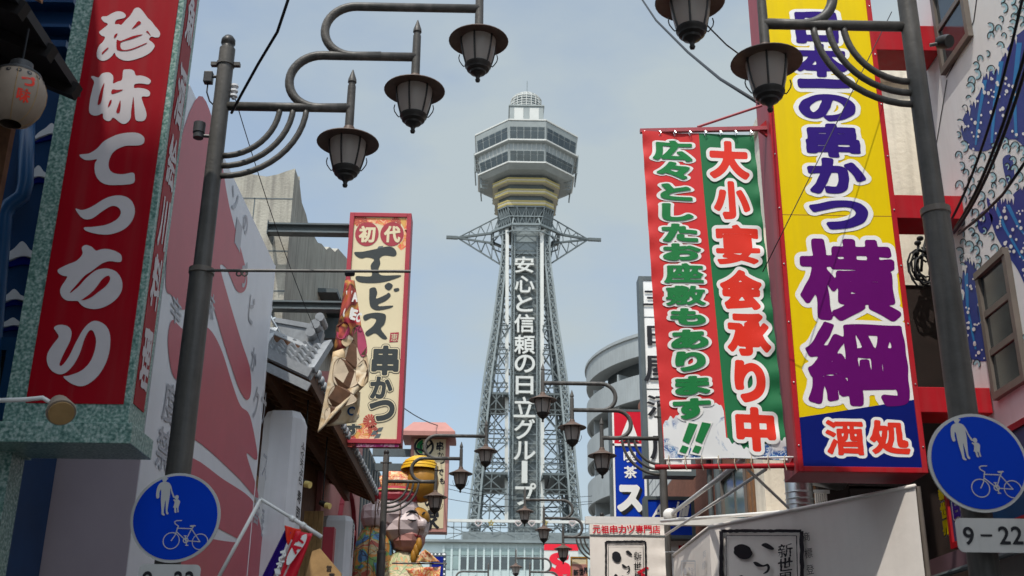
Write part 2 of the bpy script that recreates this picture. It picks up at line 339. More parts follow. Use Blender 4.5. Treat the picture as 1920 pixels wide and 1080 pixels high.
M_dump = mat('printed_cream', (0.72, 0.58, 0.42), 0.6, var=0.25, scale=9)
M_fruit = mat('printed_plum', (0.42, 0.05, 0.12), 0.6, var=0.3, scale=9)
M_bred = mat('banner_red_cloth', (0.62, 0.030, 0.030), 0.6, var=0.08)
M_bgreen = mat('banner_green_cloth', (0.012, 0.155, 0.055), 0.6, var=0.08)
M_pinkpaper = mat('pale_pink_paper', (0.56, 0.46, 0.45), 0.35, var=0.2, scale=4)
M_yellowcloth = mat('yellow_cloth', (0.70, 0.40, 0.02), 0.5, var=0.15, scale=4)
M_amber = mat('amber_cloth', (0.36, 0.17, 0.02), 0.5, var=0.2, scale=4)
M_mochared = mat('dusty_red_roof', (0.42, 0.20, 0.17), 0.6, var=0.15)
M_lampglass = bpy.data.materials.new('smoky_lamp_glass'); M_lampglass.use_nodes = True
_n = M_lampglass.node_tree; _b = _n.nodes['Principled BSDF']
_b.inputs['Base Color'].default_value = (0.62, 0.57, 0.53, 1); _b.inputs['Roughness'].default_value = 0.14; _b.inputs['Transmission Weight'].default_value = 0.35; _b.inputs['IOR'].default_value = 1.3
_t = _n.nodes.new('ShaderNodeBsdfTranslucent'); _t.inputs[0].default_value = (0.62, 0.56, 0.51, 1); _mx = _n.nodes.new('ShaderNodeMixShader'); _mx.inputs[0].default_value = 0.55
_n.links.new(_b.outputs[0], _mx.inputs[1]); _n.links.new(_t.outputs[0], _mx.inputs[2]); _n.links.new(_mx.outputs[0], _n.nodes['Material Output'].inputs[0])

# ------------------------------------------------------------------ lettering: thickened outlines of Blender's own font
NG = 96; G0 = np.array((-0.25, -0.35)); GS = 1.5 / (NG - 1)
_sdf = {}; _fill = {}
_fc = bpy.data.curves.new('font_probe', 'FONT')
def glyph_sdf(ch):
    if ch in _sdf: return _sdf[ch]
    _fc.body = ch
    o = bpy.data.objects.new('probe', _fc); COL.objects.link(o)
    dg = bpy.context.evaluated_depsgraph_get(); dg.update()
    me = bpy.data.meshes.new_from_object(o.evaluated_get(dg), depsgraph=dg)
    cnt = {}
    for p in me.polygons:
        for e in p.edge_keys: cnt[e] = cnt.get(e, 0) + 1
    V = np.array([v.co[:2] for v in me.vertices]); E = np.array([e for e, c in cnt.items() if c == 1])
    bpy.data.objects.remove(o); bpy.data.meshes.remove(me)
    a, b = V[E[:, 0]], V[E[:, 1]]; ab = b - a; L2 = (ab**2).sum(1) + 1e-12
    gx = G0[0] + GS*np.arange(NG); gy = G0[1] + GS*np.arange(NG) + 1e-5
    X, Y = np.meshgrid(gx, gy); D = np.empty((NG, NG))
    for r in range(NG):
        px, py = X[r][:, None], Y[r][:, None]
        t = np.clip(((px - a[:, 0])*ab[:, 0] + (py - a[:, 1])*ab[:, 1]) / L2, 0, 1)
        d = np.sqrt((px - a[:, 0] - t*ab[:, 0])**2 + (py - a[:, 1] - t*ab[:, 1])**2).min(1)
        y = py[0, 0]; cr = (a[:, 1] > y) != (b[:, 1] > y)
        xs = a[cr, 0] + (y - a[cr, 1]) / (ab[cr, 1]) * ab[cr, 0]
        ins = ((px > xs).sum(1) % 2) == 1
        D[r] = np.where(ins, -d, d)
    _sdf[ch] = D; return D
RUN = 200
def glyph(ch, off=0.03, wob=0.0):
    """marching squares fill of the glyph grown by off (em) -> 2D verts, faces, bbox"""
    key = (ch, round(off, 4), wob, RUN)
    if key in _fill: return _fill[key]
    D = glyph_sdf(ch) - off
    if wob:
        yy, xx = np.mgrid[0:NG, 0:NG] * GS; s = (ord(ch[0]) % 17)
        D = D + wob * (np.sin(9*xx + s) * np.cos(7*yy + 2*s) + 0.6*np.sin(23*yy + 11*xx + s)) - wob*0.8*np.sin(3.1*(xx - yy) + s)
    vs = []; vid = {}; fs = []
    def P(i, j):
        k = ('p', i, j)
        if k not in vid: vid[k] = len(vs); vs.append((G0[0] + GS*i, G0[1] + GS*j))
        return vid[k]
    def Ed(i, j, i2, j2):
        k = (i, j, i2, j2) if (i, j) < (i2, j2) else (i2, j2, i, j)
        if k not in vid:
            A, B = D[j, i], D[j2, i2]; t = A / (A - B); vid[k] = len(vs)
            vs.append((G0[0] + GS*(i + t*(i2 - i)), G0[1] + GS*(j + t*(j2 - j))))
        return vid[k]
    In = D < 0
    for j in range(NG - 1):
        run = None
        for i in range(NG):
            full = i < NG - 1 and In[j, i] and In[j, i+1] and In[j+1, i] and In[j+1, i+1]
            if full:
                if run is None: run = i
                elif i - run >= RUN: fs.append((P(run, j), P(i, j), P(i, j+1), P(run, j+1))); run = i
                continue
            if run is not None: fs.append((P(run, j), P(i, j), P(i, j+1), P(run, j+1))); run = None
            if i == NG - 1: break
            c = [(i, j), (i+1, j), (i+1, j+1), (i, j+1)]; ins = [In[q[1], q[0]] for q in c]
            if not any(ins): continue
            poly = []
            for k in range(4):
                q, q2 = c[k], c[(k+1) % 4]
                if ins[k]: poly.append(P(*q))
                if ins[k] != ins[(k+1) % 4]: poly.append(Ed(*q, *q2))
            if len(poly) >= 3: fs.append(tuple(poly))
    A = np.array(vs); bb = (A[:, 0].min(), A[:, 1].min(), A[:, 0].max(), A[:, 1].max())
    _fill[key] = (vs, fs, bb); return _fill[key]
def put(mb, ch, fm, cu, cv, wu, hv, off=0.03, grow=0.0, shear=0.0, rot=0.0, wob=0.0):
    """fm(u,v)->point; the glyph grown by off fills the box (wu,hv); grow adds an even rim"""
    _, _, bb = glyph(ch, off, wob); vs, fs, _ = glyph(ch, off + grow, wob)
    sx = wu/(bb[2]-bb[0]); sy = hv/(bb[3]-bb[1]); mx, my = (bb[0]+bb[2])/2, (bb[1]+bb[3])/2
    cr, sr = math.cos(rot), math.sin(rot); o = []
    for x, y in vs:
        a, b = (x-mx)*sx, (y-my)*sy; a += shear*b; o.append(fm(cu + a*cr - b*sr, cv + a*sr + b*cr))
    mb.add(o, fs)
def pxbox(pl, x0, y0, x1, y1):
    l = pl.uv(x0, (y0+y1)/2); r = pl.uv(x1, (y0+y1)/2); t = pl.uv((x0+x1)/2, y0); b = pl.uv((x0+x1)/2, y1)
    return (l[0]+r[0])/2, (t[1]+b[1])/2, abs(r[0]-l[0]), abs(t[1]-b[1])
def letters(pl, items, d, off=0.03, grow=0.0, shear=0.0, fm=None, wob=0.0):
    mb = MB()
    for k, it in enumerate(items):
        f = fm(k*.0004) if fm else (lambda u, v, e=k*.0004: pl.pt(u, v, d + e))
        cu, cv, wu, hv = pxbox(pl, *it[1:5]); put(mb, it[0], f, cu, cv, wu, hv, it[5] if len(it) > 5 else off, grow, shear, wob=wob)
    return mb
def ppoly(pl, pxs, d): return [pl.pt(*pl.uv(x, y), d) for x, y in pxs]
def spline(pts, k=6):
    """closed smooth outline through pixel points"""
    n = len(pts); o = []
    for i in range(n):
        p0, p1, p2, p3 = (np.array(pts[(i+j-1) % n], float) for j in range(4))
        for s in range(k):
            t = s/k; o.append(tuple(0.5*((2*p1)+(-p0+p2)*t+(2*p0-5*p1+4*p2-p3)*t*t+(-p0+3*p1-3*p2+p3)*t**3)))
    return o
def wire(name, pts, r, label, cat='cable', sag=0.0, group=None):
    pts = [Vector(p) for p in pts]
    if len(pts) == 2:
        a, b = pts; pts = [a.lerp(b, t/14) - Vector((0, 0, sag*4*(t/14)*(1-t/14))) for t in range(15)]
    return tag(MB().tube(pts, r, 6).build(name, M_cable, smooth=True), label, cat, group)
def ring2d(mb, f, cx, cy, r0, r1, n=36):
    vs = []; fs = []
    for k in range(n):
        a = 2*math.pi*k/n
        for r in (r0, r1): vs.append(f(cx + r*math.cos(a), cy + r*math.sin(a)))
    for k in range(n): i = 2*k; j = 2*((k+1) % n); fs.append((i, i+1, j+1, j))
    mb.add(vs, fs)
def stroke2d(mb, f, pts, w):
    for (x0, y0), (x1, y1) in zip(pts, pts[1:]):
        dx, dy = x1-x0, y1-y0; l = math.hypot(dx, dy) or 1; nx, ny = -dy/l*w/2, dx/l*w/2; ex, ey = dx/l*w*0.3, dy/l*w*0.3
        mb.poly([f(x0+nx-ex, y0+ny-ey), f(x0-nx-ex, y0-ny-ey), f(x1-nx+ex, y1-ny+ey), f(x1+nx+ex, y1+ny+ey)])
def disc2d(mb, f, cx, cy, rx, ry=None, n=32):
    ry = ry or rx; mb.poly([f(cx + rx*math.cos(2*math.pi*k/n), cy + ry*math.sin(2*math.pi*k/n)) for k in range(n)])

# ================================================================== SETTING
tag(MB().box(-2500, 2500, -2500, 2500, -1.0, -0.02).build('ground', M_pave, loc=(0, 0, -0.02)), None, kind='structure')
tag(MB().box(-2.0, 2.7, -30, 140, -0.016, -0.004).build('street', M_asph, loc=(0, 0, 0)), None, kind='structure')

# ================================================================== LATTICE TOWER
TY = 177.0
TX = atY(984, 600, TY).x
tower = thing('lattice_tower', 'tall grey lattice tower with octagonal observation deck at the end of the street', 'tower', (TX, TY, 25))
def tz(py, a, px=984): return atY(px, py, TY - a).z
def octo(fw, a, z): return [Vector((TX + x, TY + y, z)) for x, y in ((-fw,-a),(fw,-a),(a,-fw),(a,fw),(fw,a),(-fw,a),(-a,fw),(-a,-fw))]
def loft(mb, rings, cap=True):
    n = len(rings[0]); vs = [p for r in rings for p in r]
    fs = [(i*n+k, i*n+(k+1) % n, (i+1)*n+(k+1) % n, (i+1)*n+k) for i in range(len(rings)-1) for k in range(n)]
    if cap: fs += [tuple(range(n)), tuple((len(rings)-1)*n+k for k in range(n))]
    return mb.add(vs, fs)
FW = 3.15
def facade(r0, r1, k, mname, cols, rows, out=0.06, inset=0.05):
    """window panes on face k between two rings (r0 lower)"""
    a, b, c, d = r0[k], r0[(k+1) % 8], r1[(k+1) % 8], r1[k]; nrm = (b-a).cross(d-a).normalized()
    mid = (a+b)/2 - Vector((TX, TY, a.z))
    if nrm.dot(mid) < 0: nrm = -nrm
    mb = MB(); q = lambda s, t: (a.lerp(b, s)).lerp(d.lerp(c, s), t) + nrm*out
    w_ = (b-a).length; h_ = (d-a).length
    for i in range(cols):
        for (t0, t1) in rows:
            s0, s1 = (i + inset)/cols, (i + 1 - inset)/cols; s0 = 0.03 + s0*0.94; s1 = 0.03 + s1*0.94
            mb.poly([q(s0, t0), q(s1, t0), q(s1, t1), q(s0, t1)])
    return mb.build('window', M_glassdk, tower, recalc=False)
zroof = tz(225, 8.76)
dk = [octo(FW, 8.76, zroof), octo(FW+0.02, 8.80, tz(229, 8.8)), octo(FW, 8.74, tz(237, 8.7))]
z1a, z1b = tz(237.5, 8.7), tz(262.5, 8.5)
z2a, z2b = tz(282, 8.2), tz(305, 7.8)
R1a, R1b = octo(FW, 8.72, z1a), octo(FW-0.05, 8.45, z1b)
R2a, R2b = octo(FW-0.1, 8.15, z2a), octo(FW-0.15, 7.75, z2b)
mb = MB(); loft(mb, [octo(FW-.2, 7.0, zroof+0.5), octo(FW, 8.5, zroof+0.25)] + dk + [R1b, octo(FW, 8.75, z1b-0.02), octo(FW, 8.75, z1b-0.35), octo(FW-.1, 8.2, z1b-0.5), R2a, R2b, octo(FW-.1, 8.1, z2b-0.02), octo(FW-.1, 8.1, z2b-0.32), octo(FW-.2, 7.2, z2b-0.9), octo(FW-.2, 7.1, tz(318, 7.1)), octo(FW-.3, 5.4, tz(327, 5.6))])
deck = mb.build('observation_deck', M_deck, tower)
for k in range(8):
    facade(R1b, R1a, k, 'w', 5, ((0.04, 0.68), (0.74, 0.97)))
    facade(R2b, R2a, k, 'w', 5, ((0.04, 0.68), (0.74, 0.97)))
mb = MB()
for rr, aa in ((z1b, 8.83), (z2b, 8.2), (zroof+0.1, 8.85)):
    o_ = octo(FW, aa, rr-0.1)
    for k in range(8): mb.bar(o_[k], o_[(k+1) % 8], 0.16, 0.24)
for k in (0, 1, 7, 2, 6):
    for i in range(9):
        p = R1b[k].lerp(R1b[(k+1) % 8], i/8); mb.bar(p + Vector((0, 0, -0.6)), R2a[k].lerp(R2a[(k+1) % 8], i/8), 0.06)
mb.build('sill_rail', M_towerw, tower)
# open service ladders at the left and right corners
mb = MB()
for sgn in (-1, 1):
    for (x0, y0, y1) in ((8.95, 288, 322), (7.9, 322, 352)):
        for yy in (-2.6, 2.6): mb.bar((TX+sgn*x0, TY+yy, tz(y0, 3)), (TX+sgn*(x0-.25), TY+yy, tz(y1, 3)), 0.22)
        for i in range(6):
            z = tz(y0 + (y1-y0)*i/5, 3); mb.bar((TX+sgn*(x0-.05*i), TY-2.6, z), (TX+sgn*(x0-.05*i), TY+2.6, z), 0.12)
            mb.bar((TX+sgn*(x0-.05*i), TY-2.6, z), (TX+sgn*(x0-1.4), TY-2.6, z), 0.1)
mb.build('service_frame', M_tower, tower)
# banded cone under the deck
for (ya, yb, a_) in ((333, 341.5, 5.7), (354, 363.5, 5.3), (375.5, 385, 4.75)):
    za, zb = tz(ya, a_), tz(yb, a_); h3 = (za-zb)/3
    t_ = MB(); loft(t_, [octo(FW, a_, za), octo(FW, a_-.05, zb)]); tb = t_.build('band', M_goldw, tower)
    s_ = MB()
    for zz in (za, zb+h3):
        loft(s_, [octo(FW+.02, a_+.05, zz), octo(FW+.02, a_+.04, zz-h3)], False)
    s_.build('stripe', M_gold, tb)
mb = MB(); loft(mb, [octo(FW-.3, 5.2, tz(325, 5.4)), octo(FW-.4, 4.6, tz(354, 4.8)), octo(FW-.5, 4.55, tz(380, 4.6)), octo(2.6, 4.5, tz(392, 4.5)), octo(2.2, 3.8, tz(424, 3.9))])
mb.build('neck', M_towerdk, tower)
mb = MB()
for k in range(8):                                       # lattice skirt below the bands
    a, b = octo(FW, 4.7, tz(387, 4.7)), octo(2.4, 3.95, tz(424, 4.0))
    for i in range(4):
        p, q = a[k].lerp(a[(k+1) % 8], i/4), a[k].lerp(a[(k+1) % 8], (i+1)/4); r_, s_ = b[k].lerp(b[(k+1) % 8], i/4), b[k].lerp(b[(k+1) % 8], (i+1)/4)
        mb.bar(p, r_, 0.13); mb.bar(p, s_, 0.09); mb.bar(q, r_, 0.09)
    for t in (0.0, 0.5, 1.0): mb.bar(a[k].lerp(b[k], t), a[(k+1) % 8].lerp(b[(k+1) % 8], t), 0.16)
mb.build('skirt_lattice', M_tower, tower)
# cabin, dome, mast
zc0, zc1 = zroof + 0.3, tz(199, 3.0)
mb = MB(); loft(mb, [[Vector((TX+x*2.95, TY+y*2.95, z)) for x, y in ((-1,-1),(1,-1),(1,1),(-1,1))] for z in (zc0, zc1)])
loft(mb, [[Vector((TX+x*3.12, TY+y*3.12, z)) for x, y in ((-1,-1),(1,-1),(1,1),(-1,1))] for z in (zc1, zc1+0.25)])
cab = mb.build('roof_cabin', M_deck, tower)
for sx in (-1, 1):
    f = MB().box(TX+sx*1.35-.8, TX+sx*1.35+.8, TY-3.02, TY-2.94, zc0+.9, zc1-.35).build('window', M_towerw, cab)
    MB().box(TX+sx*1.35-.7, TX+sx*1.35+.7, TY-3.05, TY-3.03, zc0+1.0, zc0+1.9).build('pane', M_teal, f)
MB().box(TX+3.0, TX+4.0, TY-2.5, TY-.5, zc0, zc0+1.9).build('roof_tank', M_steel, tower)
mb = MB(); z0 = zc1+.25; hd = tz(171, 2) - z0
rad = lambda t: 2.72*math.sqrt(max(0.0, 1-max(0, (t-0.62)/0.5)**2)) if t > .62 else 2.72
for k in range(20):
    a = 2*math.pi*k/20; prev = None
    for i in range(8):
        t = i/7; p = Vector((TX+rad(t)*math.cos(a), TY+rad(t)*math.sin(a), z0+hd*t))
        if prev: mb.bar(prev, p, 0.10)
        prev = p
for i in range(8):
    t = i/7
    for k in range(20):
        a, b = 2*math.pi*k/20, 2*math.pi*(k+1)/20
        mb.bar((TX+rad(t)*math.cos(a), TY+rad(t)*math.sin(a), z0+hd*t), (TX+rad(t)*math.cos(b), TY+rad(t)*math.sin(b), z0+hd*t), 0.10 if i not in (0, 5) else .2)
mb.build('dome_frame', M_towerw, tower)
mb = MB().lathe((TX, TY, z0), [(2.4, 0), (2.4, hd*.6), (2.0, hd*.85), (1.2, hd*.93), (0.01, hd*.95)], 20); mb.build('dome_core', M_towerdk if 0 else M_tower, tower, smooth=True)
MB().tube([(TX+.15, TY, z0+hd*.9), (TX+.15, TY, tz(152, 0))], 0.06, 6).build('mast', M_tower, tower)

# legs
def leg_c(py):
    """outer half width of the tower at a pixel row, metres, with its height"""
    ks = [(430, 43.0), (490, 46.0), (600, 60.0), (700, 76.5), (800, 88.5), (880, 96.0), (990, 108.0)]
    for (y0, h0), (y1, h1) in zip(ks, ks[1:]):
        if py <= y1: h = h0 + (h1-h0)*(py-y0)/(y1-y0); break
    s = 4.0
    for _ in range(6):
        z = atY(984, py, TY-s).z; s = abs(atY(984+h, py, TY-s).x - atY(984, py, TY-s).x)
    return s, z
rows = [430 + (990-430)*i/26 for i in range(27)]
prof = [leg_c(y) for y in rows]
for sx in (-1, 1):
    for sy in (-1, 1):
        mb = MB()
        P_ = []
        for i, (s, z) in enumerate(prof):
            wl = 0.75 + 0.75*i/26
            P_.append([Vector((TX+sx*(s-u*wl), TY+sy*(s-v*wl), z)) for u, v in ((0,0),(1,0),(1,1),(0,1))])
        for i in range(26):
            for k in range(4):
                mb.bar(P_[i][k], P_[i+1][k], 0.30); a, b = k, (k+1) % 4
                mb.bar(P_[i][a], P_[i+1][b], 0.13); mb.bar(P_[i][b], P_[i+1][a], 0.13); mb.bar(P_[i][a], P_[i][b], 0.16)
            mb.bar(sum(P_[i], Vector())/4, sum(P_[i+1], Vector())/4, 0.32+0.30*i/26)
        mb.build('leg', M_tower, tower)
# bracing between the legs
mb = MB()
lev = [450, 490, 530, 572, 616, 662, 725, 775, 830, 878, 925, 985]
for sx, sy, ax in ((-1,-1,'x'), (-1,1,'x'), (-1,-1,'y'), (1,-1,'y')):
    for i, y in enumerate(lev):
        s, z = leg_c(y); e = s-.5
        A = Vector((TX-e, TY+sy*e, z)) if ax == 'x' else Vector((TX+sx*e, TY-e, z)); B = Vector((TX+e, TY+sy*e, z)) if ax == 'x' else Vector((TX+sx*e, TY+e, z))
        up = Vector((0, 0, 0.7)); front = ax == 'x' and sy == -1; cs = 2.75/(2*e)
        for s0, s1 in (((0, .5-cs), (.5+cs, 1)) if front else ((0, 1),)):
            A_, B_ = A.lerp(B, s0), A.lerp(B, s1); mb.bar(A_, B_, 0.16); mb.bar(A_+up, B_+up, 0.16)
            nk = 5 if front else 12
            for k in range(nk):
                p, q = A_.lerp(B_, k/nk), A_.lerp(B_, (k+1)/nk); mb.bar(p + (up if k % 2 else up*0), q + (up*0 if k % 2 else up), 0.09)
        if i < len(lev)-1:
            s2, z2 = leg_c(lev[i+1]); e2 = s2-.5
            A2 = Vector((TX-e2, TY+sy*e2, z2)) if ax == 'x' else Vector((TX+sx*e2, TY-e2, z2)); B2 = Vector((TX+e2, TY+sy*e2, z2)) if ax == 'x' else Vector((TX+sx*e2, TY+e2, z2))
            M1 = A.lerp(B, .5)
            c1 = .5 - 2.75/(2*e2)
            for f0, f1 in (((0, c1), (.5-cs, 0), (.5+cs, 1), (1, 1-c1), ((.5-cs)/2, c1/2), ((1.5+cs)/2, 1-c1/2)) if front else ((0, .28), (.28, 0), (.72, 1), (1, .72), (.28, .5), (.72, .5))):
                mb.bar(A.lerp(B, f0), A2.lerp(B2, f1), 0.17)
mb.build('bracing', M_towerdk, tower)
# maintenance platforms at two levels
for y, (xa, xb), sd in ((735, (-1, 1), -1), (885, (-1, 1), 1)):
    s, z = leg_c(y); e = s-.3
    for sx in (-1, 1):
        xa, xb = sorted((TX+sx*2.6, TX+sx*e)); pl_ = MB().box(xa, xb, TY-e, TY+e, z-.35, z)
        for k in range(5): pl_.box(xa+(xb-xa)*k/4-.1, xa+(xb-xa)*k/4+.1, TY-e+.01, TY+e-.01, z-.75, z-.351)
        pl_.build('platform', M_towerdk, tower)
# central shaft: rails, lattice, backing
ZT, ZB = atY(984, 425, TY-4).z, 26.5
FY = TY - 4.4
MB().box(TX-2.3, TX+2.3, FY+.7, TY+2.8, ZB, ZT).build('lift_shaft', M_shaft, tower)
for px in (951, 1016):
    t = atY(px, 432, FY-.2); b = atY(px-1.5 if px < 984 else px+1.5, 975, FY-.2)
    MB().bar(t, b, 0.55, 0.4, up=(0, 1, 0)).build('white_rail', M_towerw, tower)
mb = MB()
for sx in (-1, 1):
    for dx in (2.35, 1.85):
        mb.bar((TX+sx*dx, FY, ZB), (TX+sx*(dx-.0), FY, ZT), 0.16)
    for i in range(74):
        z = ZB + (ZT-ZB)*i/74; z2 = ZB + (ZT-ZB)*(i+1)/74
        mb.bar((TX+sx*1.85, FY, z), (TX+sx*2.35, FY, z), 0.07); mb.bar((TX+sx*(1.85 if i % 2 else 2.35), FY, z), (TX+sx*(2.35 if i % 2 else 1.85), FY, z2), 0.07)
for i in range(37):
    z = ZB + (ZT-ZB)*i/37; z2 = ZB + (ZT-ZB)*(i+1)/37
    mb.bar((TX-1.85, FY+.3, z), (TX+1.85, FY+.3, z), 0.09); mb.bar((TX-1.8, FY+.35, z), (TX, FY+.35, z2), 0.06); mb.bar((TX+1.8, FY+.35, z), (TX, FY+.35, z2), 0.06)
mb.build('shaft_lattice', M_tower, tower)
MB().box(TX-1.75, TX+1.75, FY+.45, FY+.55, tz(478, 3.6), ZT).build('blank_panel', M_tower, tower)
tpl = plY(FY - 0.1)
for ch, x0, y0, x1, y1 in (('安', 965, 482, 1001, 512), ('心', 965, 518, 1002, 549), ('と', 968, 554, 999, 585), ('信', 964, 590, 1002, 624), ('頼', 964, 629, 1003, 664),
                           ('の', 965, 666, 1003, 699), ('日', 967, 706, 1000, 740), ('立', 963, 745, 1004, 783), ('グ', 964, 786, 1003, 824), ('ル', 963, 828, 1004, 863), ('ー', 0, 0, 0, 0), ('プ', 966, 906, 1005, 948)):
    mb = MB()
    if ch == 'ー':
        l, t = tpl.uv(980, 866); r, b = tpl.uv(987, 904); mb.box(l, r, FY-.1, FY-.08, b, t)
    else:
        cu, cv, wu, hv = pxbox(tpl, x0, y0, x1, y1); put(mb, ch, lambda u, v: tpl.pt(u, v, 0), cu, cv, wu, hv, 0.016)
    o = mb.build('letter', M_towerw, tower); md = o.modifiers.new('depth', 'SOLIDIFY'); md.thickness = 0.5; md.offset = 0
# crossed arms with stays
def tp(px, py, dy=0.0): return atY(px, py, TY + dy)
for tip, up_, lo, node1, node2, hi, base in (((837, 445), (925, 437), (923, 456), (908, 432), (893, 449), (936, 406), (938, 496)), ((1127, 450), (1043, 438), (1038, 456), (1062, 436), (1075, 452), (1031, 407), (1030, 496))):
    mb = MB(); T_ = tp(*tip); inn = 858 if tip[0] < 984 else 1103; iny = 446 if tip[0] < 984 else 449
    I_ = tp(inn, iny); mb.bar(I_, T_, 0.5)
    for dy in (-2.2, 2.2):
        U_, L_, H_, B_ = tp(*up_, dy), tp(*lo, dy), tp(*hi, dy), tp(*base, dy)
        mb.bar(I_, U_, 0.36); mb.bar(I_, L_, 0.30); mb.bar(I_, H_, 0.16); mb.bar(I_, B_, 0.20); mb.bar(U_, L_, .2); mb.bar(H_, U_, .14); mb.bar(L_, B_, .22)
        for t in (0.3, 0.55, 0.8):
            mb.bar(I_.lerp(H_, t), I_.lerp(U_, t), 0.10); mb.bar(I_.lerp(B_, t), I_.lerp(L_, t), 0.13); mb.bar(I_.lerp(U_, t), I_.lerp(L_, t*.9), 0.10)
            mb.bar(I_.lerp(B_, t), I_.lerp(L_, min(1, t+.25)), 0.12); mb.bar(I_.lerp(H_, t), I_.lerp(U_, min(1, t+.22)), 0.10)
    for t in (.4, .7, 1.0):
        mb.bar(I_.lerp(tp(*up_, -2.2), t), I_.lerp(tp(*up_, 2.2), t), .15); mb.bar(I_.lerp(tp(*lo, -2.2), t), I_.lerp(tp(*lo, 2.2), t), .15)
    mb.ellipsoid(tp(*lo), .5, .5, .5, 8, 6)
    mb.build('crossed_arm', M_towerdk, tower)
mb = MB(); a = octo(2.3, 5.6, tz(421, 5.6))
for k in range(8):
    mb.bar(a[k], a[(k+1) % 8], 0.55, 0.35); mb.bar(a[k]+Vector((0, 0, -1.1)), a[(k+1) % 8]+Vector((0, 0, -1.1)), 0.18); mb.bar(a[k], octo(2.0, 3.6, tz(421, 5.6)+2.5)[k], .22)
    for t in (0, .33, .66): mb.bar(a[k].lerp(a[(k+1) % 8], t), a[k].lerp(a[(k+1) % 8], t)+Vector((0, 0, -1.1)), .1)
mb.build('ring_walkway', M_tower, tower)

# ================================================================== BUILDING UNDER THE TOWER
BY = 158.0
bl, bt = plY(BY).uv(832, 1019)
bb = thing('station_building', 'pale teal glass-fronted building standing at the foot of the lattice tower', 'building', (TX, BY+10, 0))
XB0, XB1 = atY(700, 1040, BY).x, atY(1230, 1040, BY).x
ztop = atY(984, 1019, BY).z
MB().box(XB0, XB1, BY, BY+36, 0, ztop).build('wall', M_teal, bb)
MB().box(XB0-.3, XB1+.3, BY-.7, BY+36.4, ztop, ztop+.35).build('roof_edge', M_tower, bb)
p = plY(BY-.08)
for i in range(14):
    x0 = 832 + i*15.2
    for (ya, yb, m_) in ((1028, 1041, M_glassteal), (1044, 1067, M_glassdk if 2 <= i <= 12 else M_glassteal)):
        l, t = p.uv(x0+1.0, ya); r, b = p.uv(x0+13.6, yb)
        f = MB().box(l, r, BY-.10, BY+.05, b, t).build('window', m_, bb)
mb = MB()
for i in range(15):
    l, t = p.uv(832+i*15.2-.2, 1021); r, b = p.uv(832+i*15.2+.7, 1068); mb.box(l-.12, r, BY-.22, BY-.02, b-6, t)
mb.build('mullion', M_teal, bb)
zr0, zr1 = atY(984, 975, BY-1).z, ztop+.35
mb = MB(); xl, xr = atY(836, 990, BY-1).x, atY(1200, 990, BY-1).x
mb.box(xl, xr, BY-1.1, BY-.7, zr1+(zr0-zr1)*0.86, zr0)
mb.build('white_ledge', M_towerw, bb)
mb = MB()
for i in range(26):
    x = xl + (xr-xl)*i/25; mb.bar((x, BY-.6, zr1), (x, BY-.6, zr0), 0.10)
for t in (.3, .62): mb.bar((xl, BY-.6, zr1+(zr0-zr1)*t), (xr, BY-.6, zr1+(zr0-zr1)*t), 0.10)
for i in range(5):
    x = xl + (xr-xl)*i/5; x2 = xl + (xr-xl)*(i+1)/5; mb.bar((x, BY-.4, zr1), (x2, BY-.4, zr0-.8), .09); mb.bar((x2, BY-.4, zr1), (x, BY-.4, zr0-.8), .09)
mb.build('railing', M_tower, bb)
MB().box(TX-9, TX+9, BY+2, BY+14, zr1-.2, zr1+(zr0-zr1)*.55).build('plant_room', M_tower, bb)
p2 = plY(BY-1.25); mbh = MB(); mbs = MB()
heart = [(16*math.sin(t)**3, 13*math.cos(t)-5*math.cos(2*t)-2*math.cos(3*t)-math.cos(4*t)) for t in [2*math.pi*k/28 for k in range(28)]]
for px, py in ((897, 981), (972, 981), (997, 981), (1073, 981)):
    cu, cv = p2.uv(px, py); k = 0.028
    for (xa, ya), (xb, yb) in zip(heart, heart[1:]+heart[:1]): mbh.bar(p2.pt(cu+xa*k, cv+ya*k), p2.pt(cu+xb*k, cv+yb*k), 0.10)
mbh.build('heart_ornament', M_pinkpaper, bb)
for px, py in ((921, 981), (1022, 980)):
    cu, cv = p2.uv(px, py)
    for k in range(5):
        a, b = math.pi/2 + 2*math.pi*k/5, math.pi/2 + 2*math.pi*(k+2)/5; mbs.bar(p2.pt(cu+.45*math.cos(a), cv+.45*math.sin(a)), p2.pt(cu+.45*math.cos(b), cv+.45*math.sin(b)), .09)
mbs.build('star_ornament', M_gold, bb)
# red and white advertising board on the roof front
PB = plY(BY-2.2); l, t = PB.uv(1020, 1020); r, b = PB.uv(1086, 1200)
ab = thing('advertising_board', 'white board with big red lettering on the right of the teal glass building', 'signboard', ((l+r)/2, BY-2.0, b))
MB().box(l, r, BY-2.2, BY-1.8, b, t).build('panel', M_towerw, ab)
MB().box(l, r, BY-2.26, BY-2.21, PB.uv(1040, 1032)[1], t).build('red_band', M_redsign, ab)
letters(PB, [('S', 1030, 1036, 1068, 1078), ('e', 1040, 1054, 1072, 1092)], 0.06, 0.05).build('lettering', M_redsign, ab)

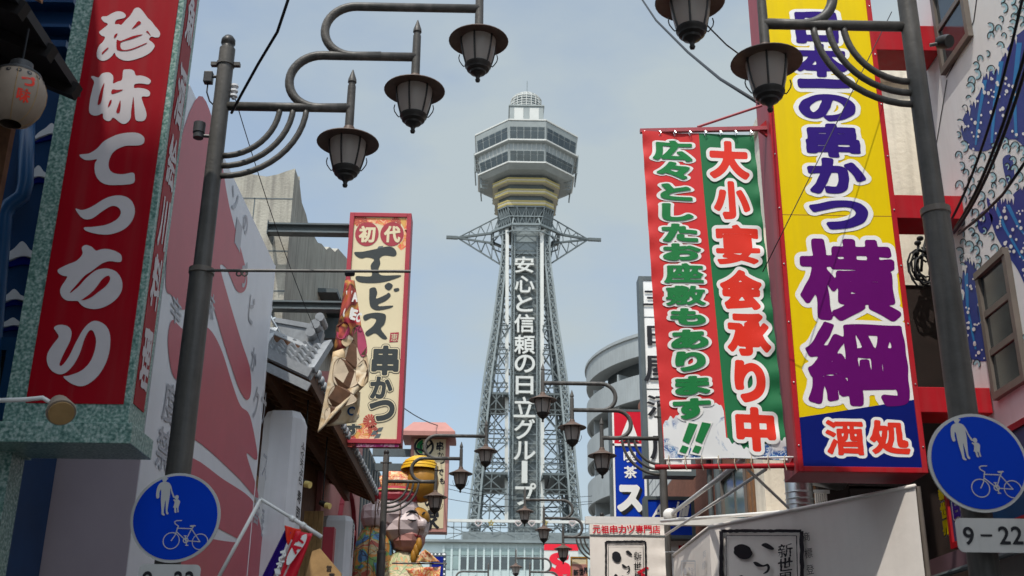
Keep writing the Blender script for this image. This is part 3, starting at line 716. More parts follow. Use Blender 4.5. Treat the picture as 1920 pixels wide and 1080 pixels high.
# ================================================================== ROUND APARTMENT TOWER
AY = 86.0; arad = 9.6
axl = atY(1101, 760, AY).x; acx = axl + arad
apt = thing('apartment_tower', 'rounded grey apartment tower with curved balconies behind the signs on the right', 'building', (acx, AY, 0))
def arc_sector(mb, r0, r1, z0, z1, a0=-200, a1=20, n=44):
    vs = []; 
    for i in range(n+1):
        a = R(a0 + (a1-a0)*i/n); c_, s_ = math.cos(a), math.sin(a)
        ex = 1.0
        vs += [(acx+r0*c_, AY+r0*s_*1.15, z0), (acx+r1*c_, AY+r1*s_*1.15, z0), (acx+r1*c_, AY+r1*s_*1.15, z1), (acx+r0*c_, AY+r0*s_*1.15, z1)]
    fs = []
    for i in range(n):
        for k in range(4): fs.append((4*i+k, 4*i+(k+1) % 4, 4*i+4+(k+1) % 4, 4*i+4+k))
    mb.add(vs, fs + [(0, 1, 2, 3), (4*n, 4*n+1, 4*n+2, 4*n+3)])
atop = atY(1185, 612, AY-arad).z; fl = 3.15
mb = MB(); mb.lathe((acx, AY, 0), [(arad-1.7, 0), (arad-1.7, atop-0.6), (0.01, atop-.5)], 48); mb.build('wall', M_steel, apt, smooth=40)
mb = MB(); arc_sector(mb, arad-1.2, arad, atop-1.75, atop); arc_sector(mb, arad-1.6, arad+.12, atop-.3, atop-.12); mb.build('parapet', M_conc2, apt)
for i in range(1, 9):
    z = atop - 1.7 - i*fl
    mb = MB(); arc_sector(mb, arad-.22, arad, z-.1, z+1.72); arc_sector(mb, arad-2.0, arad-.1, z-.02, z+.16); b_ = mb.build('balcony', M_conc2, apt)
    mb = MB()
    for k in range(7):
        a = R(-172 + 25*k); c_, s_ = math.cos(a), math.sin(a)
        mb.bar((acx+(arad-1.8)*c_, AY+(arad-1.8)*s_*1.15, z+.8), (acx+(arad-.3)*c_, AY+(arad-.3)*s_*1.15, z+.8), .15, fl)
    mb.build('divider', M_conc2, b_)
    mb = MB(); arc_sector(mb, arad-1.72, arad-1.66, z+.3, z+2.5, -165, -15); mb.build('window_band', M_glassdk, apt)

# ================================================================== LEFT SIDE BUILDINGS
# unseen block added behind the camera, sized to keep the near signs in shade
rb_ = thing('shade_block', 'unseen tall grey block added behind the viewer to shade the nearest signs', 'building', (0, -9, 0))
MB().box(-7.8, -0.75, -12, -4.0, 0, 26.2).build('wall', M_conc2, rb_)
mb = MB()
for fz in range(8):
    for fx in range(2): mb.box(-7.2+fx*3.3, -4.8+fx*3.3, -4.0, -3.97, 1+fz*3.2, 2.9+fz*3.2)
mb.build('window_rows', M_glassdk, rb_)
# near shop: out of frame wall that shades the corner, with its black eave in view
nb = thing('near_shop', 'dark timber eave of the nearest shop at the upper left corner', 'building', (-5, 0, 0))
MB().box(-8, -3.7, -9, 6.15, 0, 10.5).build('wall', M_plaster, nb)
ez = atY(150, 183, 6.2).z; ex = atY(150, 183, 6.2).x
mb = MB(); mb.prism([(ex, 6.2, ez), (ex, 6.2, ez+.07), (-3.72, 6.2, ez+.62), (-3.72, 6.2, ez+.50)], (0, -9, 0)); ev = mb.build('eave', M_darkeave, nb)
mb = MB()
for i in range(22): mb.bar((ex+.02, 6.1-.42*i, ez-.02), (-3.72, 6.1-.42*i, ez+.46), .07, .09)
mb.build('rafter', M_darkeave, ev)
mb = MB(); mb.box(-3.69, -3.0, 6.2, 6.26, ez-1.9, ez+.2); mb.build('end_board', M_wood, nb)
mb = MB(); mb.prism([(-3.0, 6.3, ez+.75), (-3.0, 6.3, ez+.95), (-4.0, 6.3, ez+1.5), (-4.0, 6.3, ez+1.3)], (0, -6, 0)); mb.build('upper_eave', M_wood2, nb)

# blue wall shop behind the red sign
bw = thing('blue_shop', 'dark blue shop wall with pale wave crests behind the tall red sign', 'building', (-4.6, 8.0, 0))
MB().box(-7.0, -3.3, 7.55, 8.5, 0, 7.6).build('wall', M_bluewall, bw)
pw = plY(7.55)
def crest(cx, cy, w_, h_):
    mbc = MB(); mbk = MB()
    base = [(-1, .55), (-.75, .1), (-.35, -.25), (0, -.6), (.3, -.2), (.7, .05), (1, .5), (.55, .25), (0, .12), (-.5, .3)]
    mbc.prism(ppoly(pw, spline([(cx+x*w_, cy+y*h_) for x, y in base], 4), .03), (0, .035, 0))
    mbk.prism(ppoly(pw, spline([(cx+x*w_, cy+y*h_*.6+h_*.42) for x, y in base], 4), .015), (0, .02, 0))
    mbc.build('wave_crest', M_plaster, bw); mbk.build('wave_shadow_line', M_navy, bw)
for c_ in ((100, 250, 34, 26), (75, 330, 30, 28), (45, 478, 44, 38), (30, 560, 34, 26), (105, 10, 20, 16), (28, 610, 40, 20), (-20, 400, 40, 34), (110, 430, 30, 24)): crest(*c_)
mb = MB()
for y0, y1 in ((8, 24), (92, 106), (62, 70)):
    l, t = pw.uv(80, y0); r, b = pw.uv(210, y1); mb.box(-4.6, -3.3, 7.42, 7.56, b, t)
mb.build('blue_ledge', M_bluewall, bw)
fr = MB(); l, t = pw.uv(2, 648); r, b = pw.uv(36, 800)
for a in ((l-.6, r, t-.09, t), (l-.6, r, b, b+.09), (r-.09, r, b+.09, t-.09)): fr.box(a[0], a[1], 7.36, 7.56, a[2], a[3])
wn = fr.build('window', M_bluepipe, bw); MB().box(l-.6, r-.09, 7.50, 7.53, b+.09, t-.09).build('pane', M_glassdk, wn)
dp = [atY(*q, 7.36) for q in ((52, 200), (48, 345), (42, 368), (18, 385), (8, 405), (-12, 640), (-25, 830))]
tag(MB().tube(dp, 0.055, 12).build('drainpipe', M_bluepipe, smooth=True), 'blue painted drainpipe with an elbow on the blue shop wall', 'drainpipe')
ms = MB(); l, t = plY(7.0).uv(-60, 838); r, b = plY(7.0).uv(-28, 1150); ms.box(l, r, 7.0, 7.2, b, t); ms.box(l, r+.03, 6.97, 7.23, t-.03, t+.02)
tag(ms.build('marble_board', M_marble), 'dark green marbled board at the lower left edge of the photo', 'board')

# mural box (giant red brush strokes on white)
MX = -2.7
mu = thing('mural_building', 'box shaped shop front covered with a red and white brush stroke mural', 'building', (-3.2, 11, 0))
mtop = atX(468, 397, MX).z; my1 = atX(500, 660, MX).y; my0 = atX(268, 950, MX).y
my0 = 8.6
MB().box(-3.66, MX, my0, my1, 0, mtop).build('wall', M_muralwhite, mu)
MB().box(-3.655, MX-.004, my0-.012, my0-.002, 0, mtop-.01).build('end_wall', M_pgrey, mu)
pm = plXr(MX)
red = [[(372, 180), (405, 250), (428, 380), (452, 470), (463, 520), (458, 545), (443, 545), (425, 505), (412, 500), (428, 560), (452, 640), (468, 690), (470, 735), (462, 750), (448, 730), (434, 690), (418, 640), (398, 570), (380, 520), (362, 570), (340, 580), (322, 555), (310, 520), (330, 300)],
       [(322, 600), (345, 618), (385, 612), (412, 650), (435, 720), (450, 760), (468, 780), (482, 850), (478, 862), (462, 850), (470, 880), (478, 905), (484, 930), (476, 930), (440, 890), (365, 825), (350, 850), (342, 735), (322, 700), (314, 640)],
       [(352, 860), (420, 900), (465, 930), (480, 955), (490, 1000), (495, 1060), (497, 1110), (340, 1110), (352, 990), (396, 1010), (450, 1015), (398, 985), (355, 960)]]
mb = MB()
for pts in red: mb.poly(ppoly(pm, spline(pts, 5), .004))
mb.build('brush_stroke', M_muralred, mu)
mb = MB()
for ch, x0, y0, x1, y1 in (('ソ', 432, 352, 446, 400), ('ー', 440, 410, 452, 470), ('度', 305, 715, 332, 800), ('禁', 292, 800, 318, 885), ('辛', 318, 555, 340, 610), ('味', 388, 545, 402, 600), ('づ', 452, 480, 462, 545),
                           ('ビ', 466, 550, 476, 610), ('か', 470, 650, 480, 700), ('ク', 474, 720, 484, 790), ('サ', 488, 730, 498, 800), ('ス', 490, 850, 500, 900), ('。', 500, 905, 505, 925), ('番', 474, 930, 486, 985), ('壱', 488, 950, 500, 1010), ('の', 455, 400, 464, 440)):
    cu, cv, wu, hv = pxbox(pm, x0, y0, x1, y1); put(mb, ch, lambda u, v: pm.pt(u, v, .007), cu, cv, wu, hv, 0.015)
mb.build('lettering', M_muralgrey, mu)
mb = MB(); cu, cv, wu, hv = pxbox(pm, 498, 965, 512, 1060); ring2d(mb, lambda u, v: pm.pt(cu+u*wu/2, cv+v*hv/2, .009), 0, 0, .88, 1)
put(mb, '串', lambda u, v: pm.pt(u, v, .009), cu, cv, wu*.7, hv*.7, .04); mb.build('round_seal', M_crimson, mu)
MB().tube([(MX-.02, my1+.02, 0), (MX-.02, my1+.02, mtop)], .03, 8).build('edge_pipe', M_plaster, mu)

# concrete building with scalloped parapet
CY = 18.4
cb = thing('concrete_building', 'weathered grey concrete building with a scalloped roof edge above the tiled eave', 'building', (-5, 22, 0))
pc = plY(CY); cx = pc.uv(546, 400)[0]; pcx = plXr(cx)
tops = [(425, 326), (450, 322), (475, 327), (500, 331), (520, 327), (540, 320), (556, 316)]
front = [pc.uv(*q) for q in tops]; zc = front[-1][1]
mb = MB(); pts = [(front[0][0]-3.5, CY, 0)] + [(cx, CY, 0)] + [(cx, CY, zc)] + [(u, CY, v) for u, v in reversed(front[:-1])] + [(front[0][0]-3.5, CY, front[0][1]+.1)]
mb.prism(pts, (0, .5, 0))
prof_px = [(557, 316), (562, 345), (566, 380), (574, 402), (580, 428), (590, 444), (596, 455), (603, 457), (612, 468), (618, 463), (628, 472), (634, 466), (650, 484), (668, 520)]
sp = [pcx.uv(*q) for q in prof_px]; sp = [(max(u, CY+.5), v) for u, v in sp]; ok = [sp[0]]
for u, v in sp[1:]:
    if u > ok[-1][0] + .02: ok.append((u, v))
mb.prism([(cx, CY+.5, 0), (cx, ok[-1][0], 0)] + [(cx, u, v) for u, v in reversed(ok)] + [(cx, CY+.5, zc)], (-.45, 0, 0))
mb.build('wall', M_conc, cb)
mb = MB()
for y in (372, 470, 545): 
    v = pc.uv(480, y)[1]; mb.box(front[0][0]-3, cx+.004, CY-.004, CY, v-.012, v+.012)
for x in (470,): mb.box(pc.uv(x, 450)[0]-.01, pc.uv(x, 450)[0]+.01, CY-.004, CY, 3, zc-.6)
mb.build('panel_joint', M_steel, cb)
mb = MB()
for k, (y0, y1) in enumerate(((540, 549), (556, 565), (596, 640))):
    u_, v = pcx.uv(596+6*k, y0); v2 = pcx.uv(596+6*k, y1)[1]; mb.box(cx, cx+.40, u_, u_+2.2, v2, v)
mb.build('window_hood', M_steel, cb)
dk_ = MB().box(cx-.3, cx+.5, CY-.6, CY-.02, 2.5, pc.uv(560, 635)[1]); dk_.build('dark_annex', M_steel, cb)

# I-beams that carry the cream sign
EB = 18.0
for n_, (y0, y1) in enumerate((((421), (441)), ((566), (584)))):
    pe = plY(EB); l, t = pe.uv(505, y0); r, b = pe.uv(654, y1); mb = MB()
    mb.box(l, r, EB-.10, EB+.10, t-.03, t); mb.box(l, r, EB-.10, EB+.10, b, b+.03); mb.box(l, r, EB-.01, EB+.01, b+.03, t-.03)
    mb.box(l-.01, l, EB-.12, EB+.4, b-.04, t+.04)
    tag(mb.build('steel_beam', M_steel), ('upper' if n_ == 0 else 'lower') + ' steel I-beam holding the cream signboard off the concrete building', 'beam', 'I-beams of the cream signboard')

# tiled roof house with white columns
HX = -2.35; HY0 = 13.05
ez0 = atX(583, 702, HX).z; HY1 = atX(702, 953, HX).y
hs = thing('tiled_roof_house', 'traditional timber house with grey tiled eave and dark rafters on the left', 'building', (-4, 17, 0))
MB().box(-6.5, -3.35, HY0+.3, HY1-.2, 0, ez0+.35).build('wall', M_wood, hs)
mb = MB()
for i in range(8):
    y = HY0+.9 + i*.85; mb.box(-3.348, -3.33, y, y+.8, 0, ez0-.9)
mb.build('plank_wall', M_tan, hs)
sl_ = 0.42
mb = MB(); mb.prism([(HX, HY0, ez0-.02), (HX, HY0, ez0+.10), (HX-2.6, HY0, ez0+.10+2.6*sl_), (HX-2.6, HY0, ez0-.02+2.6*sl_)], (0, HY1-HY0, 0)); rf = mb.build('roof', M_wood, hs)
mb = MB(); n_ = 34
for i in range(n_):
    y = HY0+.08 + (HY1-HY0-.16)*i/(n_-1)
    mb.tube([(HX+.03, y, ez0+.105), (HX-2.6, y, ez0+.105+2.63*sl_)], .062, 8)
mb.build('roof_tile', M_tile, rf, smooth=40)
mb = MB()
for i in range(n_):
    y = HY0+.08 + (HY1-HY0-.16)*i/(n_-1); MB().ellipsoid((HX+.045, y, ez0+.10), .035, .068, .068, 12, 8).build('tile_end', M_tile, rf, smooth=True)
mb = MB()
for i in range(26):
    y = HY0+.15 + (HY1-HY0-.3)*i/25; mb.bar((HX-.06, y, ez0-.04), (HX-1.0, y, ez0-.04+.94*sl_), .07, .09)
mb.build('rafter', M_wood2, rf)
mb = MB(); mb.bar((HX-.02, HY0, ez0-.05), (HX-.02, HY1, ez0-.05), .05, .13); mb.bar((HX-.55, HY0+.1, ez0+.02), (HX-.55, HY1, ez0+.02), .10, .16); mb.build('fascia', M_wood, rf)
# gable end: board, purlin ends, plaster, and the small front roof above

mb = MB()
for x_, y_ in ((450, 690), (436, 720)): pass
mb.box(-3.3, -2.95, HY0-.16, HY0+.3, ez0-.55, ez0-.46); mb.build('purlin', M_wood2, rf)
MB().box(-3.345, -2.8, HY0+.12, HY0+.29, ez0-.45, ez0+.3).build('gable_plaster', M_plaster, hs)
# front hip: sloping tiles that face the street corner
A, B, C_, D = atY(494, 660, 12.85), atY(583, 702, 12.85), atY(616, 650, 13.25), atY(512, 634, 13.25)
mb = MB(); mb.prism([A, B, C_, D], (0, .02, -.07)); fh = mb.build('front_hip', M_tile, rf)
mb = MB(); rows_ = 5
for r_ in range(rows_):
    t0, t1 = .06+.90*r_/rows_, .06+.90*(r_+1.08)/rows_
    nn = 60; lo = []; hi = []
    for i in range(nn+1):
        s = .08+.86*i/nn; wv = .024*math.sin(2*math.pi*s*5.0)
        a = A.lerp(B, s).lerp(D.lerp(C_, s), t0); b = A.lerp(B, s).lerp(D.lerp(C_, s), min(t1, .98))
        lo.append(a + Vector((0, -.075-wv*.6, .045+wv))); hi.append(b + Vector((0, -.02-wv*.5, .01+wv*.8)))
    mb.add(lo + hi + [q + Vector((0, .01, -.04)) for q in lo], [(i, i+1, nn+2+i, nn+1+i) for i in range(nn)] + [(i, i+1, 2*nn+3+i, 2*nn+2+i) for i in range(nn)])
mb.build('hip_tile', M_tile, fh, smooth=30, recalc=False)
mb = MB(); up = Vector((0, 0, 1))
mb.bar(D + up*.10 + Vector((0, .1, 0)), C_ + up*.10 + Vector((-.1, .1, 0)), .16, .22); mb.bar(D + up*.24 + Vector((0, .1, 0)), C_ + up*.24 + Vector((-.1, .1, 0)), .20, .06)
mb.bar(A + up*.06, D + up*.08, .12, .12); mb.bar(B + up*.05, C_ + up*.05, .10, .08)
mb.bar(A + Vector((0, -.02, .0)), B + Vector((0, -.02, .0)), .10, .11)
E_ = C_ + Vector((-.16, 0, .14))
for dx, dz, r_ in ((0, .10, .060), (.05, .19, .055), (-.05, -.0, .060)): mb.tube([E_ + Vector((dx, -.16, dz)), E_ + Vector((dx, .2, dz))], r_, 14)
mb.bar(A + Vector((-.02, -.05, -.16)), B + Vector((0, -.05, -.17)), .04, .10)
mb.build('ridge', M_tile, fh, smooth=35)
for ya, tp_, nm in ((13.42, 772, 'near'), (19.3, 966, 'far')):
    x0, x1 = (-2.82, -2.35-.005) if ya < 15 else (-2.92, -2.40)
    z1 = atY(555 if ya < 15 else 650, tp_+10, ya).z; c = .10; dpt = .5
    ring = [(x0, ya+c), (x0+c, ya), (x1-c, ya), (x1, ya+c), (x1, ya+dpt), (x0, ya+dpt)]
    mb = MB(); mb.prism([(a, b, 0) for a, b in ring], (0, 0, z1)); 
    kk = .86
    cxm, cym = (x0+x1)/2, ya+dpt/2
    vs = [(a, b, z1) for a, b in ring] + [(cxm+(a-cxm)*kk, cym+(b-cym)*kk, z1+.09) for a, b in ring]
    mb.add(vs, [(i, (i+1) % 6, 6+(i+1) % 6, 6+i) for i in range(6)] + [tuple(range(6, 12))])
    cl = mb.build('column', M_plaster, hs)
    px_ = plXr(x1+.003); ml = MB()
    if ya < 15:
        ys = [(k, 826+i*18) for i, k in enumerate('ふぐ天ぷら')] + [(k, 925+i*34) for i, k in enumerate('寿司')]
        for k, y in ys:
            cu, cv, wu, hv = pxbox(px_, 562, y, 571, y+(15 if y < 920 else 26)); put(ml, k, lambda u, v: px_.pt(u, v, 0), ya+.30, cv, .26, hv, .02)
        ml.build('lettering', M_black, cl)
    else:
        for i, k in enumerate('お食事処'):
            z = atX(673, 1000+i*17, x1).z; put(ml, k, lambda u, v: px_.pt(u, v, 0), ya+.3, z, .2, .2, .02)
        ml.build('lettering', M_black, cl)
# a third element between the columns: dark lintel
pt_ = plY(18.95); mb = MB()
for k in range(4):
    l_, t_ = pt_.uv(571+9*k, 958); r_ = pt_.uv(579.5+9*k, 958)[0]; b_ = pt_.uv(580, 1140)[1]; mb.box(l_, r_, 18.95, 19.02, b_, t_)
mb.build('plank_screen', M_tan, hs)
for px, py, y_ in ((573, 908, 15.0), (611, 948, 17.2)):
    c = atY(px, py, y_); t = thing('ceiling_spotlight', ('nearer' if y_ < 16 else 'farther') + ' small brass spotlight glowing under the dark rafters', 'spotlight', c, 'spotlights under the eave')
    MB().tube([c + Vector((-.10, 0, .05)), c + Vector((.02, 0, 0))], [.035, .05], 12).build('housing', M_lampdark, t, smooth=40)
    MB().tube([c + Vector((.0, -.02, .0)), c + Vector((.07, -.05, -.02))], [.045, .045], 12).build('lens', M_lamp, t)
    MB().tube([c + Vector((-.05, 0, .05)), (c.x-.05, c.y, ez0+.3)], .012, 6).build('stem', M_lampdark, t)
pk = plY(12.6)
mb = MB(); mb.prism(ppoly(pk, [(585, 1034), (600, 1028), (640, 1075), (640, 1110), (565, 1110)], 0), (0, .05, 0)); wb = mb.build('wooden_board', M_tan)
tag(wb, 'tilted brown wooden board with brush writing below the white column', 'signboard')
letters(pk, [('営', 612, 1060, 622, 1072), ('業', 616, 1074, 628, 1086)], .004, .02).build('lettering', M_black, wb)
mb = MB(); cc = atY(612, 1020, 17.0); mb.box(cc.x-.06, cc.x+.10, 17, 17.2, 2.0, cc.z+.25)
tag(mb.build('red_curtain', M_crimson), 'narrow dark red curtain between the two white columns', 'curtain')

# pink and grey houses beyond
pk_ = thing('pink_shop', 'pink fronted shop with a red arch trim just below the cream signboard', 'building', (-5, 24, 0))
MB().box(-8, -3.25, 21.4, 27.5, 0, 8.0).build('wall', M_pinkwall, pk_)
mb = MB(); c0 = plXr(-3.25)
for k in range(10):
    a, b = math.pi*k/10, math.pi*(k+1)/10; mb.bar((-3.22, 25.2+1.5*math.cos(a), 5.0+1.4*math.sin(a)), (-3.22, 25.2+1.5*math.cos(b), 5.0+1.4*math.sin(b)), .12)
mb.build('arch_trim', M_crimson, pk_)
MB().box(-3.25, -2.8, 23.0, 23.3, 5.1, 5.2).build('red_bracket', M_redsign, pk_)
gy = thing('grey_shop', 'narrow grey clad house beyond the pink shop', 'building', (-5, 31, 0))
MB().box(-8, -3.3, 27.6, 34, 0, 8.3).build('wall', M_conc, gy)
mb = MB()
for i in range(9): mb.box(-3.3, -3.26, 27.9+i*.68, 28.1+i*.68, 0, 8.2)
mb.build('batten', M_steel, gy)
MB().box(-3.26, -1.5, 24.2, 27.3, 3.15, 3.4).build('canopy', M_wood, pk_)
MB().box(-1.66, -1.56, 24.3, 24.4, 0, 3.15).build('canopy_post', M_wood, pk_)

# ================================================================== RIGHT SIDE BUILDINGS
r2 = thing('brick_building', 'brown brick building with a pale panelled upper floor behind the festival banner', 'building', (6.5, 22, 0))
zb = 7.0; zt2 = atX(1425, 322, 4.2).z
MB().box(4.2, 9.5, 15.0, 31.5, 0, zb).build('wall', M_brick, r2)
MB().box(4.2, 9.5, 15.0, 31.5, zb, zt2).build('upper_wall', M_wtile, r2)
MB().box(4.1, 9.6, 14.9, 31.6, zt2, zt2+.25).build('roof_edge', M_brick, r2)
pr = plXl(4.2)
for pts in ([(1366, 898), (1404, 898), (1404, 990), (1366, 990)], [(1424, 945), (1441, 935), (1441, 985), (1424, 985)], [(1444, 540), (1464, 520), (1475, 700), (1452, 700)]):
    us = [pr.uv(*q) for q in pts]; u0, u1 = min(u for u, v in us), max(u for u, v in us); v0, v1 = min(v for u, v in us), max(v for u, v in us)
    mb = MB(); y0, y1 = -u1, -u0
    mb.box(4.1, 4.22, y0, y1, v0-.06, v0); mb.box(4.1, 4.22, y0, y1, v1, v1+.06); mb.box(4.1, 4.22, y0-.06, y0, v0-.06, v1+.06); mb.box(4.1, 4.22, y1, y1+.06, v0-.06, v1+.06); mb.box(4.14, 4.2, (y0+y1)/2-.03, (y0+y1)/2+.03, v0, v1)
    wn = mb.build('window', M_alu, r2); MB().box(4.16, 4.198, y0, y1, v0, v1).build('pane', M_glassteal, wn)
for px, m_ in ((1340, M_steel), (1357, M_steel)):
    u, v = pr.uv(px, 930); MB().tube([(4.12, -u, 0), (4.12, -u, zb+1)], .05 if px < 1350 else .08, 8).build('downpipe', m_, r2)
MB().box(3.3, 4.2, 24.2, 24.4, 5.2, 5.9).build('fin', M_brick, r2)

cw = thing('cream_house', 'cream rendered house with a dark slatted front behind the yellow sign', 'building', (3.6, 11.6, 0))
cz = atY(1680, 156, 10.4).z; pcw = plY(10.4); cxl = 2.98
zs = pcw.uv(1750, 535)[1]
MB().box(cxl, 5.2, 10.4, 13.4, zs, cz).build('wall', M_cwall, cw)
MB().box(cxl-.04, 5.25, 10.3, 13.5, cz, cz+.12).build('roof_edge', M_cwall, cw)
MB().box(cxl+.02, 5.2, 10.42, 13.4, 0, zs).build('lower_wall', M_slat, cw)
mb = MB()
for i in range(60): mb.box(cxl+.3, 3.9, 10.36, 10.42, .1+i*.085, .16+i*.085)
mb.build('slatted_shutter', M_slat, cw)
MB().box(cxl+.02, 3.9, 10.30, 10.42, zs-.45, zs-.0).build('shutter_box', M_alu, cw)
mb = MB()
for i in range(14): mb.box(cxl-.02, cxl+.02, 10.5+i*.2, 10.6+i*.2, 0, 5.0)
mb.build('side_slat', M_wood2, cw)

RX = 3.9
wm = thing('mural_house', 'tall white house painted with a blue and white swirling mural on the right', 'building', (6, 5, 0))
MB().box(RX, 9, 1.5, 9.25, 0, 8.6).build('wall', M_seaw, wm)
prr = plXl(RX)
sea = lambda d: (lambda x, y: prr.pt(*prr.uv(x, y), d))
masses = [spline(q, 6) for q in ([(1814,205),(1802,240),(1815,276),(1845,284),(1875,270),(1905,262),(1960,290),(1970,40),(1912,62),(1888,92),(1868,128),(1846,140),(1836,175)], [(1850,372),(1866,384),(1878,366),(1892,376),(1910,356),(1975,330),(1975,580),(1930,545),(1908,505),(1884,470),(1864,432)], [(1806,505),(1816,482),(1830,500),(1842,560),(1850,620),(1866,672),(1814,668),(1802,600)], [(1832,412),(1846,395),(1862,408),(1852,434),(1838,436)], [(1880,300),(1896,292),(1902,330),(1890,345)])]
def inside(x, y, p):
    c_ = False
    for (xa, ya), (xb, yb) in zip(p, p[1:]+p[:1]):
        if (ya > y) != (yb > y) and x < xa + (y-ya)/(yb-ya)*(xb-xa): c_ = not c_
    return c_
mb = MB()
for p_ in masses: mb.poly([sea(.0015)(*q) for q in p_])
mb.build('navy_swirl', M_seanavy, wm)
mb = MB()
for pts, w_ in (([(1848,150),(1836,215),(1830,272)], 7), ([(1878,115),(1866,190),(1860,268)], 9), ([(1912,80),(1902,170),(1906,258)], 10), ([(1868,388),(1886,430),(1914,478),(1940,512)], 7), ([(1890,384),(1912,428),(1945,466)], 8), ([(1812,512),(1815,580),(1830,655)], 7), ([(1832,530),(1840,600),(1854,662)], 6), ([(1935,70),(1930,160),(1935,260)], 9)):
    q = []
    for k in range(13):
        t_ = k/12*(len(pts)-1); i_ = min(int(t_), len(pts)-2); f_ = t_-i_; q.append((pts[i_][0]+(pts[i_+1][0]-pts[i_][0])*f_, pts[i_][1]+(pts[i_+1][1]-pts[i_][1])*f_))
    mb.poly([sea(.0028)(x-w_/2*(1-.5*k/12), y) for k, (x, y) in enumerate(q)] + [sea(.0028)(x+w_/2*(1-.5*k/12), y) for k, (x, y) in reversed(list(enumerate(q)))])
mb.build('blue_stripe', M_seablue, wm)
rnd = random.Random(11); md_ = MB(); mp_ = MB(); mk_ = MB(); mw_ = MB(); nd = 0
for k in range(900):
    x, y = rnd.uniform(1800, 1945), rnd.uniform(140, 672)
    if nd < 150 and any(inside(x, y, p_) and inside(x-5, y, p_) and inside(x+5, y, p_) for p_ in masses) and not (280 < y < 385):
        nd += 1; r_ = rnd.uniform(1.3, 3.4); md_.poly([sea(.004 + .00001*k)(x + r_*math.cos(a), y + r_*rnd.uniform(1.1, 1.3)*math.sin(a)) for a in [2*math.pi*j/9 for j in range(9)]])
def curl(x, y, r_, a0, k):
    pale = [(x + r_*math.cos(a0+a), y + r_*1.25*math.sin(a0+a)) for a in [math.pi*1.35*j/12 for j in range(13)]] + [(x + r_*.35*math.cos(a0+a), y + r_*.5*math.sin(a0+a)) for a in [math.pi*1.35*(12-j)/12 for j in range(13)]]
    mp_.poly([sea(.002 + .00001*k)(*q) for q in pale])
    stroke2d(mk_, sea(.0035 + .00001*k), [(x + r_*(1.05-.10*j/10)*math.cos(a0+a), y + r_*1.3*(1.05-.10*j/10)*math.sin(a0+a)) for j, a in enumerate([math.pi*1.25*j/10 for j in range(11)])], 1.5)
k = 0; spots = []
while len(spots) < 120 and k < 6000:
    k += 1; x, y = rnd.uniform(1796, 1950), rnd.uniform(-40, 700)
    edge = 1868 - .33*y if y < 250 else 1790 + max(0, (y-520)*.12)
    if x < edge or any(inside(x, y, p_) for p_ in masses[:3]) or any(math.hypot(x-a, y-b) < 13 for a, b in spots) : continue
    if 490 < y < 745 and 1838 < x < 1925: continue
    spots.append((x, y)); curl(x, y, rnd.uniform(4.5, 8.5), rnd.uniform(2.4, 4.2), len(spots))
for p_ in masses[:3]:                                   # white fringe hanging over the upper edge of each dark patch
    for j in range(0, len(p_), 5):
        x, y = p_[j]
        if x > 1930 or not inside(x, y+8, p_): continue
        mw_.poly([sea(.0045)(x + u_, y + v_) for u_, v_ in ((-7, -5), (-3, -8), (4, -7), (7, -1), (5, 13), (3.5, 3), (1, 0), (-1.5, 9), (-3, 2))])
md_.build('white_dot', M_seaw, wm); mp_.build('pale_curl', M_seapale, wm); mk_.build('curl_outline', M_black, wm); mw_.build('white_fringe', M_seaw, wm)
mb = MB()
for pts in ([(1800, 0), (1772, 60)], [(1834, -20), (1826, 40), (1812, 70)], [(1776, 150), (1756, 270)], [(1812, 80), (1775, 145)]): stroke2d(mb, sea(.002), pts, 1.8)
mb.build('painted_line', M_black, wm)
def side_window(pts, parts):
    us = [prr.uv(*q) for q in pts]; u0, u1 = min(u for u, v in us), max(u for u, v in us); v0, v1 = min(v for u, v in us), max(v for u, v in us)
    y0, y1 = -u1, -u0; f_ = .055; mb = MB()
    mb.box(RX-.045, RX+.02, y0, y1, v0-f_, v0); mb.box(RX-.055, RX+.02, y0-.05, y1+.05, v1, v1+f_); mb.box(RX-.045, RX+.02, y0-f_, y0, v0-f_, v1); mb.box(RX-.045, RX+.02, y1, y1+f_, v0-f_, v1)
    for k in range(1, parts): z = v0 + (v1-v0)*k/parts; mb.box(RX-.035, RX+.01, y0, y1, z-.025, z+.025)
    wn = mb.build('window', M_alu, wm); MB().box(RX-.02, RX-.005, y0, y1, v0, v1).build('pane', M_glassdk, wn)
side_window([(1845, 520), (1892, 505), (1915, 705), (1875, 735)], 3)
side_window([(1772, -40), (1806, -20), (1806, 80), (1776, 125)], 2)
MB().box(4.6, 9, 9.27, 10.38, 0, 8.2).build('pier', M_cwall, wm)

